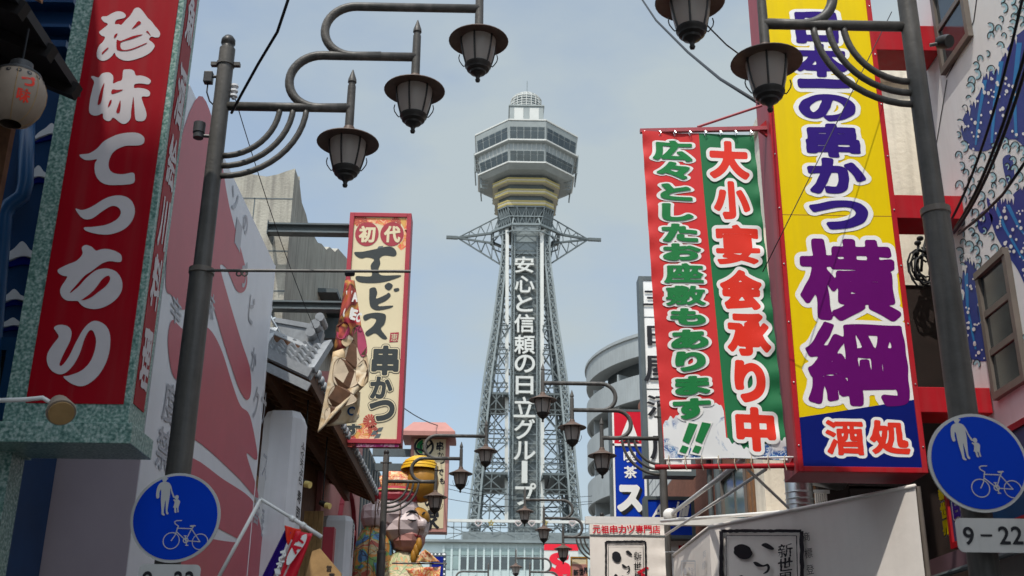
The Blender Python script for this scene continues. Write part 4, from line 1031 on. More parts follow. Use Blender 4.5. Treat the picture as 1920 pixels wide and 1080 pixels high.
# ================================================================== STREET LAMPS
LY, LXp = 7.85, atY(385, 450, 7.85).x
def L2(px, py):                                   # photograph point on the near left lamp -> local x, z
    q = atY(px, py, LY); return q.x - LXp, q.z
def lamp_post(label):
    t = thing('street_lamp', label, 'street lamp', (LXp, LY, 0), 'triple arm street lamps lining the street')
    X = lambda x, z, y=0.0: Vector((LXp + x, LY + y, z))
    ztop = L2(428, 92)[1]; zj = L2(378, 508)[1]
    MB().tube([X(0, 0), X(0, .35), X(0, .36), X(0, zj-.02), X(0, zj), X(0, ztop)], [.115, .115, .088, .086, .066, .062], 20).build('pole', M_pole, t, smooth=40)
    MB().lathe(X(0, ztop), [(.062, 0), (.050, .01), (.048, .035), (.057, .05), (.055, .085), (.035, .115), (.001, .125)], 18).build('pole_cap', M_lampdark, t, smooth=True)
    mb = MB(); mb.lathe(X(0, zj-.03), [(.089, 0), (.094, .005), (.094, .045), (.07, .05)], 20); mb.build('pole_collar', M_alu, t, smooth=40)
    mb = MB(); mb.lathe(X(0, ztop-.16), [(.064, 0), (.072, .003), (.072, .028), (.064, .03)], 20); mb.box(LXp-.115, LXp-.07, LY-.02, LY+.02, ztop-.16, ztop-.13); mb.box(LXp+.07, LXp+.115, LY-.02, LY+.02, ztop-.16, ztop-.13)
    mb.build('clamp_ring', M_pole, t, smooth=40)
    xs = [L2(653, 260)[0], L2(776, 260)[0], L2(893, 260)[0]]; xs = [1.0*xs[0], xs[0] + (xs[2]-xs[0])/2, xs[2]]
    zs = [L2(540, 201)[1], L2(660, 105)[1], L2(760, 14)[1]]
    xl = [0.0, L2(600, 105)[0], L2(665, 14)[0]]; ra = .036
    for i in range(3):
        mb = MB()
        if i == 0: mb.tube([X(.05, zs[0]), X(xs[0], zs[0])], ra, 12)
        else:
            zl, zh = zs[i-1], zs[i]; zc, hh = (zl+zh)/2, (zh-zl)/2
            ex = L2(600, 105)[0] - L2(538, 150)[0]
            pts = [X(xl[i]+.24, zl+.005, 0.0)] + [X(xl[i] + .02 - ex*math.sin(a), zc - hh*math.cos(a)) for a in [math.pi*k/18 for k in range(19)]] + [X(xs[i], zh)]
            mb.tube(pts, ra, 12)
        arm = mb.build('arm', M_pole, t, smooth=True)
        if i == 0:
            for k in range(3):
                zb_ = L2(420, 290 + 19*k)[1] - .01; xe = L2(525 + 25*k, 205)[0]; dz = zs[0] - zb_
                pts = [X(.05 + (xe-.05)*math.sin(a), zs[0] - dz*math.cos(a)) for a in [math.pi/2*j/12 for j in range(13)]]
                MB().tube(pts, .0235, 10).build('brace', M_pole, arm, smooth=True)
        zt = zs[i]; hb = L2(655, 262)[1] - L2(655, 201)[1] - .01   # brim below the arm
        zb_ = zt + hb
        MB().tube([X(xs[i], zb_+.06), X(xs[i], zt+.20), X(xs[i], zt+.205), X(xs[i], zt+.225), X(xs[i], zt+.235), X(xs[i], zt+.26), X(xs[i], zt+.35)], [.036, .032, .027, .027, .035, .033, .004], 14).build('hanger', M_pole, t, smooth=35)
        lt = MB().lathe(X(xs[i], zb_), [(.040, .13), (.046, .115), (.05, .09), (.10, .062), (.17, .025), (.238, -.004), (.242, -.012), (.236, -.016), (.17, -.002), (.10, .004), (.01, .004)], 32).build('lamp_hat', M_hat, t, smooth=38)
        MB().lathe(X(xs[i], zb_), [(.140, -.005), (.141, -.03), (.132, -.10), (.117, -.17), (.098, -.235)], 30).build('lamp_glass', M_lampglass, lt, smooth=True)
        MB().ellipsoid(X(xs[i], zb_-.08), .035, .035, .065, 12, 8).build('bulb', M_white, lt, smooth=True)
        mb = MB()
        for k in range(6):
            a = math.pi*k/3 + .3; c_, s_ = math.cos(a), math.sin(a)
            mb.tube([X(xs[i]+r_*c_, zb_+z_, r_*s_) for r_, z_ in ((.145, 0), (.145, -.03), (.136, -.10), (.121, -.17), (.101, -.24))], .0075, 6)
        mb.build('lamp_rib', M_lampdark, lt)
        MB().lathe(X(xs[i], zb_), [(.10, -.228), (.108, -.235), (.106, -.25), (.094, -.262), (.090, -.28), (.066, -.295), (.062, -.31), (.034, -.325), (.018, -.345), (.016, -.362), (.021, -.372), (.016, -.388), (.001, -.394)], 24).build('lamp_base', M_lampdark, lt, smooth=38)
        mb = MB()
        for sg in (-1, 1):
            mb.tube([X(xs[i]+sg*r_, zb_+z_) for r_, z_ in ((.150, -.14), (.156, -.17), (.150, -.20), (.128, -.235), (.115, -.25), (.108, -.245))], .0045, 6)
        mb.build('wire_hook', M_lampdark, lt)
    return t
lampL = lamp_post('nearest street lamp on the left, beside the red and white brush stroke mural')
def copy_tree(o, parent=None):
    c = o.copy(); COL.objects.link(c)
    if parent is not None: c.parent = parent
    for ch in list(o.children): copy_tree(ch, c)
    return c
RXp = atY(1745, 330, 6.6).x
def place_lamp(x, y, flip, label, dz=0.0):
    c = copy_tree(lampL); c.location = (x, y, dz); c.rotation_euler = (0, 0, math.pi if flip else 0); c['label'] = label; return c
place_lamp(LXp, 22.7, False, 'street lamp on the left in front of the colourful paper figure')
place_lamp(LXp, 45.0, False, 'distant street lamp on the left showing only its highest arm')
place_lamp(RXp, 6.6, True, 'nearest street lamp on the right, crossing the yellow sign')
place_lamp(RXp, 18.75, True, 'street lamp on the right with its pole below the festival banner')
place_lamp(RXp, 29.7, True, 'street lamp on the right in front of the foot of the lattice tower')
place_lamp(RXp, 41.0, True, 'small distant street lamp on the right in front of the teal glass building')

# things clamped on the lamp poles
def loudspeaker(px, py, Y, label):
    c = atY(px, py, Y); t = thing('floodlight', label, 'floodlight', c)
    MB().tube([c + Vector((0, 0, -.06)), c + Vector((0, 0, -.02)), c + Vector((0, 0, -.015)), c + Vector((0, 0, .07))], [.04, .04, .047, .047], 14).build('housing', M_greybox, t, smooth=40)
    MB().tube([c + Vector((.03, 0, -.04)), c + Vector((.11, 0, -.045))], .014, 8).build('bracket', M_greybox, t); return t
loudspeaker(373, 246, LY, 'black cylindrical floodlight on the left lamp pole')
c = atY(391, 146, LY); t = thing('sensor_box', 'small black sensor box with a hanging lead near the top of the left lamp pole', 'sensor', c)
MB().box(c.x-.035, c.x+.035, c.y-.03, c.y+.03, c.z-.05, c.z+.05).build('housing', M_greybox, t, bevel=.008)
MB().tube([c + Vector((.03, 0, .01)), c + Vector((.09, 0, .015)), c + Vector((.13, 0, .015))], .012, 8).build('bracket', M_greybox, t)
MB().tube([c + Vector((0, 0, -.05)), c + Vector((0, .0, -.13)), c + Vector((.03, 0, -.21)), c + Vector((.07, 0, -.25))], .006, 6).build('lead', M_cable, t, smooth=True)
c = atY(440, 162, LY+.02); mb = MB()
for k in range(3): mb.lathe(c + Vector((0, 0, -.045*k)), [(.012, .02), (.03, .012), (.032, -.004), (.014, -.012), (.014, -.025)], 12)
tag(mb.build('insulator', M_plaster, smooth=40), 'white porcelain insulator beside the top of the left lamp pole', 'insulator')
c = atY(1772, 80, 6.6); t = thing('floodlight', 'round black floodlight on a short arm at the right lamp pole', 'floodlight', c)
MB().tube([c + Vector((-.10, .02, -.01)), c + Vector((-.01, 0, 0))], .013, 8).build('bracket', M_pole, t)
MB().tube([c + Vector((-.02, .03, .02)), c + Vector((.0, -.03, -.01)), c + Vector((.01, -.05, -.02))], [.045, .05, .044], 16).build('housing', M_lampdark, t, smooth=40)
c = atY(800, 800, 22.6)
# rods with rings on the left poles
ya = LY - .09
a, b = atY(388, 507, ya), atY(770, 509, ya)
t = thing('banner_rod', 'thin grey rod with two rings on the near left lamp pole', 'rod', a); MB().tube([a, b], .012, 8).build('rod', M_pole, t)
mb = MB()
for px in (448, 459):
    q = atY(px, 513, ya); mb.lathe(q, [(.018*math.cos(x)*.35+.018, .006*math.sin(x)) for x in [2*math.pi*k/6 for k in range(7)]], 12, 'Y')
mb.build('ring', M_pole, t)
# printed flag twisted round the rod
fY = ya
def fpt(px, py, dy=0.0): return atY(px, py, fY + dy)
t = thing('printed_flag', 'twisted brown and red printed flag hanging from the thin rod', 'flag', fpt(660, 815))
Lf = [(648, 524), (638, 590), (625, 660), (612, 730), (601, 785), (596, 812)]; Rf = [(664, 526), (672, 575), (682, 640), (693, 690), (690, 716), (600, 806)]
def sheet(rowsL, rowsR, n, dep, m_, nm, par):
    vs = []; R_ = len(rowsL)
    for (l, r) in zip(rowsL, rowsR):
        for k in range(n+1):
            s = k/n; px, py = l[0]+(r[0]-l[0])*s, l[1]+(r[1]-l[1])*s
            vs.append(fpt(px, py, dep*(math.sin(s*7 + py*.02) * .5 + math.sin(s*math.pi))))
    fs = [(i*(n+1)+k, i*(n+1)+k+1, (i+1)*(n+1)+k+1, (i+1)*(n+1)+k) for i in range(R_-1) for k in range(n)]
    o = MB().add(vs, fs).build(nm, m_, par, smooth=True, recalc=False); md = o.modifiers.new('t', 'SOLIDIFY'); md.thickness = .004; return o
def dense(rows, k=5):
    o = []
    for (a, b) in zip(rows, rows[1:]):
        for i in range(k): o.append((a[0]+(b[0]-a[0])*i/k, a[1]+(b[1]-a[1])*i/k))
    return o + [rows[-1]]
dl, dr = dense(Lf), dense(Rf)
sheet(dl[:11], dr[:11], 12, -.05, M_foodred, 'red_cloth', t); sheet(dl[10:], dr[10:], 12, -.05, M_foodcloth, 'brown_cloth', t)
l2, r2_ = dense([(640, 735), (622, 770), (612, 800)], 4), dense([(676, 735), (674, 775), (668, 792)], 4)
sheet(l2, r2_, 8, .05, M_foodcloth, 'folded_cloth', t)
def fon(px, py, e):
    k = min(max((py-524)/290.0, 0), 1); i = min(int(k*5*5), len(dl)-1); i = min(range(len(dl)), key=lambda q: abs(dl[q][1]-py))
    s_ = min(max((px-dl[i][0])/max(1, dr[i][0]-dl[i][0]), 0), 1); return fpt(px, py, -.05*(math.sin(s_*7+py*.02)*.5+math.sin(s_*math.pi)) - e)
mo = MB(); mcrm = MB(); mred = MB(); mbr = MB()
for j, (tgt, pts) in enumerate(((mcrm, [(648,655),(662,640),(676,652),(680,678),(664,690),(650,682)]), (mcrm, [(628,680),(645,672),(662,692),(672,716),(650,728),(626,716)]), (mcrm, [(622,728),(640,724),(660,738),(668,752),(640,762),(616,756)]), (mcrm, [(610,770),(626,762),(640,770),(630,788),(612,794)]),
    (mbr, [(668,690),(684,676),(690,704),(682,724),(670,716)]), (mred, [(660,622),(674,610),(684,630),(688,660),(678,668),(668,648)]), (mred, [(632,610),(648,604),(656,618),(648,634),(632,632)]), (mbr, [(640,640),(654,628),(662,636),(650,650)]))):
    q = spline(pts, 5); cx_, cy_ = sum(x for x, y in q)/len(q), sum(y for x, y in q)/len(q)
    mo.poly([fon(cx_+(x-cx_)*1.035, cy_+(y-cy_)*1.035, .010 + .0006*j) for x, y in q]); tgt.poly([fon(x, y, .0103 + .0006*j) for x, y in q])
    if tgt is mcrm:
        for kx in (-.35, .25): stroke2d(mo, lambda a, b, jj=j: fon(a, b, .0106 + .0006*jj), [(cx_+kx*18-5, cy_-10), (cx_+kx*18, cy_), (cx_+kx*18+6, cy_+9)], 1.0)
mo.build('print_outline', M_wood, t); mcrm.build('printed_dumpling', M_dump, t); mred.build('printed_fruit', M_fruit, t); mbr.build('printed_shade', M_foodcloth, t)
pf = plY(fY-.062); mb = MB()
ring2d(mb, lambda u, v: pf.pt(u, v, -.10), *pf.uv(657, 764), .020, .034, 20); mb.build('blue_roundel', M_bluepipe, t)
mb = letters(pf, [('V', 648, 545, 660, 565), ('A', 660, 548, 671, 566)], .0, .05); 
for it in (('O', 644, 575, 653, 595), ('J', 652, 576, 660, 597), ('E', 659, 580, 669, 600), ('C', 668, 586, 677, 604)):
    cu, cv, wu, hv = pxbox(pf, *it[1:]); put(mb, it[0], lambda u, v: pf.pt(u, v, 0), cu, cv, wu, hv, .05, rot=-.25)
mb.build('lettering', M_white, t)
# knot of cord where the flag hangs
mb = MB()
for k in range(5): q = fpt(650+3*k, 513); mb.lathe(q, [(.014, -.012), (.024, 0), (.014, .012)], 8, 'X')
mb.build('knot', M_black, t)

# ================================================================== ROUND ROAD SIGNS WITH TIME PLATES
def road_sign(cxp, cyp, rpx, Y, label, plate, plabel, ptext):
    pl = plY(Y); cu, cv = pl.uv(cxp, cyp); rr = (abs(pl.uv(cxp+rpx, cyp)[0]-cu) + abs(pl.uv(cxp, cyp-rpx)[1]-cv))/2
    t = thing('road_sign', label, 'road sign', (cu, Y, cv-rr), 'round blue road signs')
    MB().tube([(cu, Y, cv), (cu, Y+.012, cv)], rr, 56).build('sign_rim', M_signwhite, t)
    f = lambda d: (lambda u, v: Vector((cu + u*rr/275, Y - d, cv - v*rr/275)))
    mb = MB(); disc2d(mb, f(.003), 0, 0, 258, n=56); mb.build('blue_face', M_signblue, t)
    lay = [0]
    def g(u, v): lay[0] += 1; return f(.0055 + .000008*lay[0])(u - 1178, v - 440)
    mb = MB()
    for c_, r_ in (((1170, 583), 49), ((1346, 587), 47)): ring2d(mb, g, *c_, r_-2.6, r_+2.6)
    ring2d(mb, g, 1258, 580, 11, 17, 20)
    for s_ in ([(1220, 460), (1190, 461), (1178, 468), (1182, 480), (1204, 494), (1197, 520), (1190, 550), (1170, 583)], [(1197, 507), (1285, 509)], [(1276, 492), (1308, 491)], [(1298, 494), (1283, 520), (1258, 580)], [(1196, 528), (1258, 580)], [(1258, 582), (1346, 587)], [(1288, 512), (1346, 587)], [(1253, 552), (1258, 580), (1268, 610)], [(1246, 553), (1260, 553)], [(1260, 610), (1276, 610)]): stroke2d(mb, g, s_, 5.5)
    mb.poly([g(*q) for q in ((1274, 494), (1280, 488), (1306, 487), (1309, 492), (1296, 498), (1282, 499))])
    mb.build('bicycle_symbol', M_signwhite, t)
    mb = MB(); disc2d(mb, g, 1086, 208, 14, 16, 18); mb.poly([g(*q) for q in ((1066, 204), (1074, 200), (1078, 186), (1094, 186), (1098, 198), (1108, 202), (1106, 207), (1070, 208))])
    mb.poly([g(*q) for q in spline([(1074, 224), (1056, 236), (1046, 260), (1044, 300), (1050, 324), (1060, 326), (1066, 318), (1064, 296), (1068, 270), (1074, 285), (1076, 320), (1082, 360), (1090, 405), (1092, 424), (1110, 431), (1112, 424), (1104, 412), (1104, 370), (1106, 335), (1112, 370), (1118, 415), (1130, 424), (1134, 416), (1126, 400), (1128, 350), (1130, 300), (1128, 262), (1138, 290), (1152, 318), (1162, 322), (1160, 312), (1146, 288), (1132, 250), (1118, 230), (1098, 222)], 3)])
    disc2d(mb, g, 1174, 318, 12, 14, 18); mb.poly([g(*q) for q in spline([(1166, 333), (1158, 330), (1154, 336), (1164, 346), (1162, 368), (1158, 380), (1166, 384), (1170, 408), (1180, 414), (1182, 408), (1178, 384), (1184, 386), (1188, 408), (1196, 408), (1192, 384), (1196, 360), (1198, 346), (1190, 334), (1178, 331)], 3)])
    mb.build('walkers_symbol', M_signwhite, t)
    mb = MB(); mb.box(cu-.09, cu+.09, Y+.013, Y+.05, cv-.03, cv+.03); mb.build('clamp', M_pole, t)
    x0, y0, x1, y1 = plate; l, tp2 = pl.uv(x0, (y0+y1)/2)[0], pl.uv((x0+x1)/2, y0)[1]; r, b = pl.uv(x1, (y0+y1)/2)[0], pl.uv((x0+x1)/2, y1)[1]
    c_ = .035; outl = []
    for qx, qz, a0 in ((r-c_, tp2-c_, 0), (l+c_, tp2-c_, 90), (l+c_, b+c_, 180), (r-c_, b+c_, 270)):
        outl += [(qx + c_*math.cos(R(a0+15*k)), Y, qz + c_*math.sin(R(a0+15*k))) for k in range(7)]
    tp_ = thing('time_plate', plabel, 'sign plate', ((l+r)/2, Y, b), 'time plates under the road signs')
    MB().prism(outl, (0, .008, 0)).build('plate', M_signwhite, tp_)
    mb = MB()
    for ch, a0, b0, a1, b1 in ptext: 
        cu2, cv2, wu, hv = pxbox(pl, a0, b0, a1, b1); put(mb, ch, lambda u, v: pl.pt(u, v, .004), cu2, cv2, wu, hv, .018)
    mb.build('lettering', M_black, tp_)
road_sign(329, 970, 83.5, 7.62, 'round blue pedestrian and bicycle sign on the left lamp pole', (258, 1058, 374, 1120), 'dim time plate cut off by the bottom of the photo under the left round sign',
          [('9', 266, 1071, 285, 1108), ('-', 298, 1088, 314, 1094), ('2', 325, 1071, 343, 1108), ('2', 346, 1071, 364, 1108)])
road_sign(1834, 867, 92, 6.40, 'round blue pedestrian and bicycle sign on the right lamp pole', (1794, 972, 1946, 1036), 'pale time plate reading 9-22 under the right round sign',
          [('9', 1806, 988, 1826, 1022), ('-', 1838, 1002, 1860, 1006), ('2', 1872, 987, 1893, 1021), ('2', 1896, 987, 1917, 1021)])

# ================================================================== RED SIGN (left)
SY = 6.8; ps = plY(SY); pr_ = ps
u0, u1 = ps.uv(100, 300)[0], ps.uv(309, 300)[0]; zb_ = ps.uv(140, 795)[1]; zt_ = ps.uv(250, -90)[1]
u0 = ps.uv(37, 600)[0]; u1 = ps.uv(276, 520)[0]
SD = 0.34
t = thing('red_sign', 'tall red signboard with white brush lettering in a green marbled frame', 'signboard', ((u0+u1)/2, SY+.15, zb_))
MB().box(u0, u1, SY, SY+SD, zb_, zt_).build('marble_frame', M_marble, t, bevel=.004)
MB().box(u0-.05, u1+.05, SY-.06, SY+SD+.06, zb_-.13, zb_-.002).build('base', M_marble, t, bevel=.006)
ru0, ru1 = ps.uv(48+.5, 757)[0], ps.uv(232, 757)[0]; rz = ps.uv(140, 757)[1]
MB().box(ru0, ru1, SY-.006, SY+.02, rz, zt_-.06).build('front_panel', M_red, t)
MB().box(u1-.02, u1+.005, SY+.055, SY+SD-.07, rz+.02, zt_-.06).build('side_panel', M_red, t)
STROKES = [
 ((160, 10, .1111), [(275,230),(300,200),(370,195),(450,150),(520,120),(590,115),(650,135),(690,180),(670,220),(610,240),(540,255),(510,290),(510,330),(570,330),(615,340),(680,270),(750,200),(800,130),(830,75),(880,50),(930,65),(990,130),(1060,225),(1120,280),(1180,360),(1240,430),(1268,490),(1250,545),(1190,555),(1120,540),(1080,590),(1140,640),(1175,690),(1160,740),(1100,810),(1000,870),(880,915),(760,945),(680,945),(600,920),(530,870),(500,810),(470,850),(420,900),(350,940),(280,945),(220,910),(200,860),(205,780),(240,690),(300,630),(340,550),(280,520),(240,465),(300,410),(390,330),(320,290)],
  [[(490,565),(505,510),(552,488),(525,550)], [(795,415),(850,340),(905,280),(950,310),(900,355)], [(540,600),(600,615),(700,578),(820,530),(970,505),(940,525),(800,580),(640,625),(600,660),(610,740),(660,768),(760,755),(900,705),(1030,650),(1040,660),(900,725),(760,775),(640,785),(560,770),(535,740)], [(285,830),(310,790),(390,725),(395,745),(340,800),(300,840)], [(1030,465),(1060,445),(1090,485),(1112,530),(1060,480)]]),
 ((150, 125, .1111), [(195,190),(230,170),(320,195),(370,135),(440,110),(510,115),(560,160),(570,220),(565,295),(640,265),(715,230),(735,80),(790,58),(870,60),(920,90),(950,160),(1030,160),(1120,185),(1190,230),(1200,270),(1160,310),(1080,300),(1000,295),(930,310),(920,370),(1000,370),(1100,385),(1170,420),(1190,470),(1160,515),(1050,520),(1070,620),(1110,730),(1130,830),(1100,910),(1040,932),(960,920),(935,860),(925,700),(908,520),(890,620),(870,760),(860,880),(800,960),(730,975),(670,945),(570,870),(520,920),(460,925),(400,880),(390,800),(320,830),(240,835),(175,800),(160,720),(180,550),(220,380),(245,265)],
  [[(308,655),(320,560),(370,380),(420,290),(400,420),(370,600),(340,650)], [(545,475),(555,400),(640,405),(730,400),(690,430)], [(478,695),(510,590),(545,580),(520,660)], [(620,780),(650,680),(690,580),(692,700),(670,792)]]),
 ((0, 0, .5), [(300,583),(335,578),(365,560),(395,530),(450,505),(510,500),(540,515),(541,538),(520,548),(470,550),(430,570),(412,600),(410,630),(425,650),(460,656),(500,650),(507,668),(500,690),(450,696),(400,694),(370,675),(357,645),(358,615),(365,600),(340,603),(316,600)], []),
 ((0, 0, .5), [(285,785),(310,790),(345,778),(400,745),(450,735),(490,750),(507,785),(500,825),(470,860),(420,880),(370,880),(325,868),(318,855),(350,853),(400,845),(440,825),(455,800),(445,780),(420,775),(385,795),(350,820),(325,825),(305,815)], []),
 ((90, 450, .14815), [(435,110),(460,80),(500,72),(560,95),(615,142),(680,125),(760,122),(850,145),(920,185),(940,230),(930,280),(880,285),(790,275),(710,295),(640,340),(560,400),(470,460),(380,560),(290,662),(300,672),(400,590),(480,500),(600,400),(700,370),(780,372),(870,410),(930,490),(948,580),(930,670),(870,755),(770,830),(670,870),(570,880),(480,860),(420,820),(385,780),(320,778),(240,770),(180,720),(160,650),(180,590),(220,530),(250,470),(200,460),(145,430),(130,400),(150,370),(250,320),(360,275),(420,220),(445,170)],
  [[(425,770),(480,765),(560,730),(640,670),(730,600),(780,540),(795,490),(775,460),(730,475),(680,520),(630,590),(580,650),(510,710),(440,760)]]),
 ((0, 540, .5), [(205,150),(225,140),(255,145),(270,165),(265,200),(240,250),(225,288),(235,292),(260,260),(290,200),(320,150),(355,125),(395,140),(415,180),(410,250),(385,310),(350,350),(310,370),(270,360),(240,335),(262,330),(310,310),(345,270),(362,210),(355,170),(340,160),(320,190),(300,250),(270,300),(235,325),(200,315),(180,285),(180,250),(200,215),(222,185),(212,165)], [])]
mb = MB(); mh = MB()
for k, ((ox, oy, sc), pts, holes) in enumerate(STROKES):
    mb.poly(ppoly(ps, spline([(ox+x*sc, oy+y*sc) for x, y in pts], 4), .009 + .0003*k))
    for h in holes: mh.poly(ppoly(ps, spline([(ox+x*sc, oy+y*sc) for x, y in h], 3), .0115))
mb.build('lettering', M_letterw, t); mh.build('letter_counter', M_red, t)
pxs = plXr(u1); mb = MB()
for i, ch in enumerate('魚酒絵川料理'):
    z1_ = zt_ - .9 - i*1.12
    ys = [(0, 95), (130, 250), (262, 365), (375, 480), (485, 590), (620, 740)][i]
    z_a, z_b = atX(365-.128*ys[0], ys[0], u1).z, atX(365-.128*ys[1], ys[1], u1).z
    put(mb, ch, lambda u, v: pxs.pt(u, v, .009), SY+SD/2-.005, (z_a+z_b)/2, SD-.16, abs(z_a-z_b)*.92, .03, wob=.012)
mb.build('side_lettering', M_letterw, t)
# floodlight on an arm in front of its base
c = atY(112, 768, SY-.55); t = thing('sign_floodlight', 'cream floodlight on a thin arm below the red sign', 'floodlight', c)
MB().tube([atY(-30, 752, SY-.5), atY(50, 749, SY-.5), atY(80, 746, SY-.5), atY(100, 758, SY-.5)], .013, 10).build('arm', M_whitepipe, t, smooth=True)
mb = MB(); a_ = c + Vector((-.02, .03, .04)); mb.tube([a_ + Vector((-.03, .06, .03)), a_, a_ + Vector((.04, -.06, -.06)), a_ + Vector((.045, -.068, -.068))], [.03, .055, .082, .08], 18); mb.build('housing', M_paper, t, smooth=40)
mb = MB(); mb.tube([a_ + Vector((.046, -.069, -.069)), a_ + Vector((.05, -.075, -.075))], .07, 18); mb.build('lens', M_tan, t)

# paper lantern
c = atY(30, 178, 5.4); t = thing('paper_lantern', 'white paper lantern with red writing under the dark eave', 'lantern', c)
prof = [(.05, .150), (.085, .140), (.11, .118), (.135, .085), (.152, .03), (.153, -.03), (.138, -.095), (.108, -.145), (.07, -.172), (.055, -.178)]
MB().lathe(c, prof, 36).build('body', M_paper, t, smooth=True)
MB().lathe(c, [(.001, .20), (.06, .195), (.064, .16), (.115, .125), (.118, .112), (.05, .145)], 28).build('cap', M_greybox, t, smooth=30)
MB().tube([c + Vector((0, 0, .19)), c + Vector((0, 0, .42))], .006, 6).build('cord', M_cable, t)
def on_lantern(u, v, k=1.004):
    z = v; rr_ = np.interp(-z, [-q[1] for q in prof], [q[0] for q in prof]); a = -math.pi/2 + u/.15
    return c + Vector((rr_*k*math.cos(a)*1.0, rr_*k*math.sin(a), z))
mb = MB()
for k in range(16):
    uu = .15*2*math.pi*k/16; zz = .082; mb.poly([on_lantern(uu + .0145*math.cos(q), zz + .0145*math.sin(q), 1.012) for q in [2*math.pi*j/14 for j in range(14)]])
mb.build('dot', M_black, t)
mb = MB(); put(mb, 'づ', lambda u, v: on_lantern(u, v, 1.014), .115, .025, .075, .07, .045); put(mb, '味', lambda u, v: on_lantern(u, v, 1.014), .105, -.065, .07, .075, .04); mb.build('lettering', M_orange, t)
mb = MB()
for a in (0, 1.57, 3.14, 4.71, .78, 2.36): mb.tube([c + Vector((q[0]*1.006*math.cos(a-1.2), q[0]*1.006*math.sin(a-1.2), q[1])) for q in prof], .0022, 4)
mb.build('paper_seam', M_tan, t)

# ================================================================== CREAM VERTICAL SIGN
KY = 17.75; pk = plY(KY); l, r = pk.uv(642, 620)[0], pk.uv(762, 620)[0]; tz_, bz_ = pk.uv(712, 400)[1], pk.uv(700, 832)[1]
t = thing('cream_sign', 'tall cream signboard with black brush lettering and a red frame', 'signboard', ((l+r)/2, KY+.2, bz_))
fw = .075
mb = MB(); mb.box(l, l+fw, KY-.03, KY+.34, bz_, tz_); mb.box(r-fw, r, KY-.03, KY+.34, bz_, tz_); mb.box(l+fw, r-fw, KY-.03, KY+.34, bz_, bz_+fw); mb.box(l+fw, r-fw, KY-.03, KY+.34, tz_-fw, tz_); mb.build('frame', M_crimson, t, bevel=.006)
MB().box(l+fw, r-fw, KY, KY+.3, bz_+fw, tz_-fw).build('panel', M_cream, t)
A4 = [('エ', 662, 462, 752, 527), ('ビ', 692, 532, 748, 582), ('ス', 678, 586, 726, 634)]
z4 = lambda pts: spline([(400+x/2.571, 300+y/2.571) for x, y in pts], 4)
mb = MB()
for k, pts in enumerate(([(680,445),(720,442),(790,428),(840,417),(870,425),(884,450),(870,465),(830,460),(803,472),(805,500),(795,530),(812,556),(905,556),(870,575),(800,592),(720,592),(690,580),(690,560),(740,562),(765,555),(758,510),(775,480),(740,470),(715,475),(690,465)],
    [(755,620),(780,615),(790,640),(785,668),(830,650),(845,640),(855,655),(830,680),(797,695),(802,705),(865,702),(850,715),(790,725),(760,710),(752,680),(752,640)], [(826,606),(845,592),(865,605),(850,628),(832,622)], [(870,622),(893,618),(895,630),(875,635)],
    [(725,750),(770,737),(810,738),(832,750),(825,790),(808,815),(838,858),(815,862),(780,835),(745,850),(733,832),(770,800),(785,770),(760,762),(730,775)])): mb.poly(ppoly(pk, z4(pts), .005 + .0003*k))
mb.build('brush_lettering', M_ink, t)
B4 = [('串', 697, 648, 748, 704), ('か', 694, 706, 736, 748), ('つ', 692, 750, 740, 790), ('す', 644, 795, 676, 818), ('し', 648, 755, 672, 790)]
letters(pk, B4, .004, .05, .062).build('letter_outline', M_ink, t); letters(pk, B4, .007, .05, .040).build('letter_rim', M_cream, t); letters(pk, B4, .010, .05).build('lettering', M_ink, t)
mb = MB(); mc = MB()
for px in (688, 735):
    u, v = pk.uv(px, 439); disc2d(mb, lambda a, b: pk.pt(a, b, .005), u, v, .20, .225, 24)
mb.build('red_disc', M_crimson, t)
letters(pk, [('初', 673, 424, 704, 455), ('代', 720, 424, 751, 455)], .009, .045).build('disc_lettering', M_cream, t)
mb = MB(); mb.poly(ppoly(pk, [(732, 624), (748, 623), (746, 641), (730, 642)], .005)); sq = mb.build('square_seal', M_crimson, t)
letters(pk, [('恵', 733, 626, 746, 640)], .008, .0).build('seal_lettering', M_cream, sq)
for pts, m_, nm in (([(661, 408), (764, 410), (763, 440), (756, 425), (748, 412), (722, 424), (700, 418), (678, 416), (662, 424)], M_floral, 'floral_corner'),
                    ([(758, 432), (763, 430), (762, 462), (752, 470), (745, 462), (756, 450)], M_floral, 'floral_corner'),
                    ([(672, 828), (640, 828), (641, 815), (660, 800), (690, 790), (700, 810), (690, 824)], M_floral, 'floral_corner'),
                    ([(668, 826), (748, 826), (748, 838), (668, 838)], M_magenta, 'magenta_border')):
    MB().poly(ppoly(pk, pts, .0015)).build(nm, m_, t)
mb = MB()
for cx_, cy_, rr_ in ((694, 790, 13), (699, 808, 10), (656, 826, 12), (742, 418, 10), (676, 414, 12)):
    for k in range(14):
        a = 2*math.pi*k/14; mb.poly(ppoly(pk, [(cx_+2*math.cos(a-.2), cy_+2*math.sin(a-.2)), (cx_+rr_*math.cos(a-.18), cy_+rr_*math.sin(a-.18)), (cx_+rr_*1.05*math.cos(a), cy_+rr_*1.05*math.sin(a)), (cx_+rr_*math.cos(a+.18), cy_+rr_*math.sin(a+.18)), (cx_+2*math.cos(a+.2), cy_+2*math.sin(a+.2))], .0025))
mb.build('printed_flower', M_flower, t)
mb = MB()
for cx_, cy_ in ((702, 812), (712, 806), (708, 818), (746, 448), (712, 466)):
    mb.poly(ppoly(pk, [(cx_-7, cy_+4), (cx_-2, cy_-4), (cx_+7, cy_-5), (cx_+3, cy_+3)], .0032))
mb.build('printed_leaf', M_steel, t)

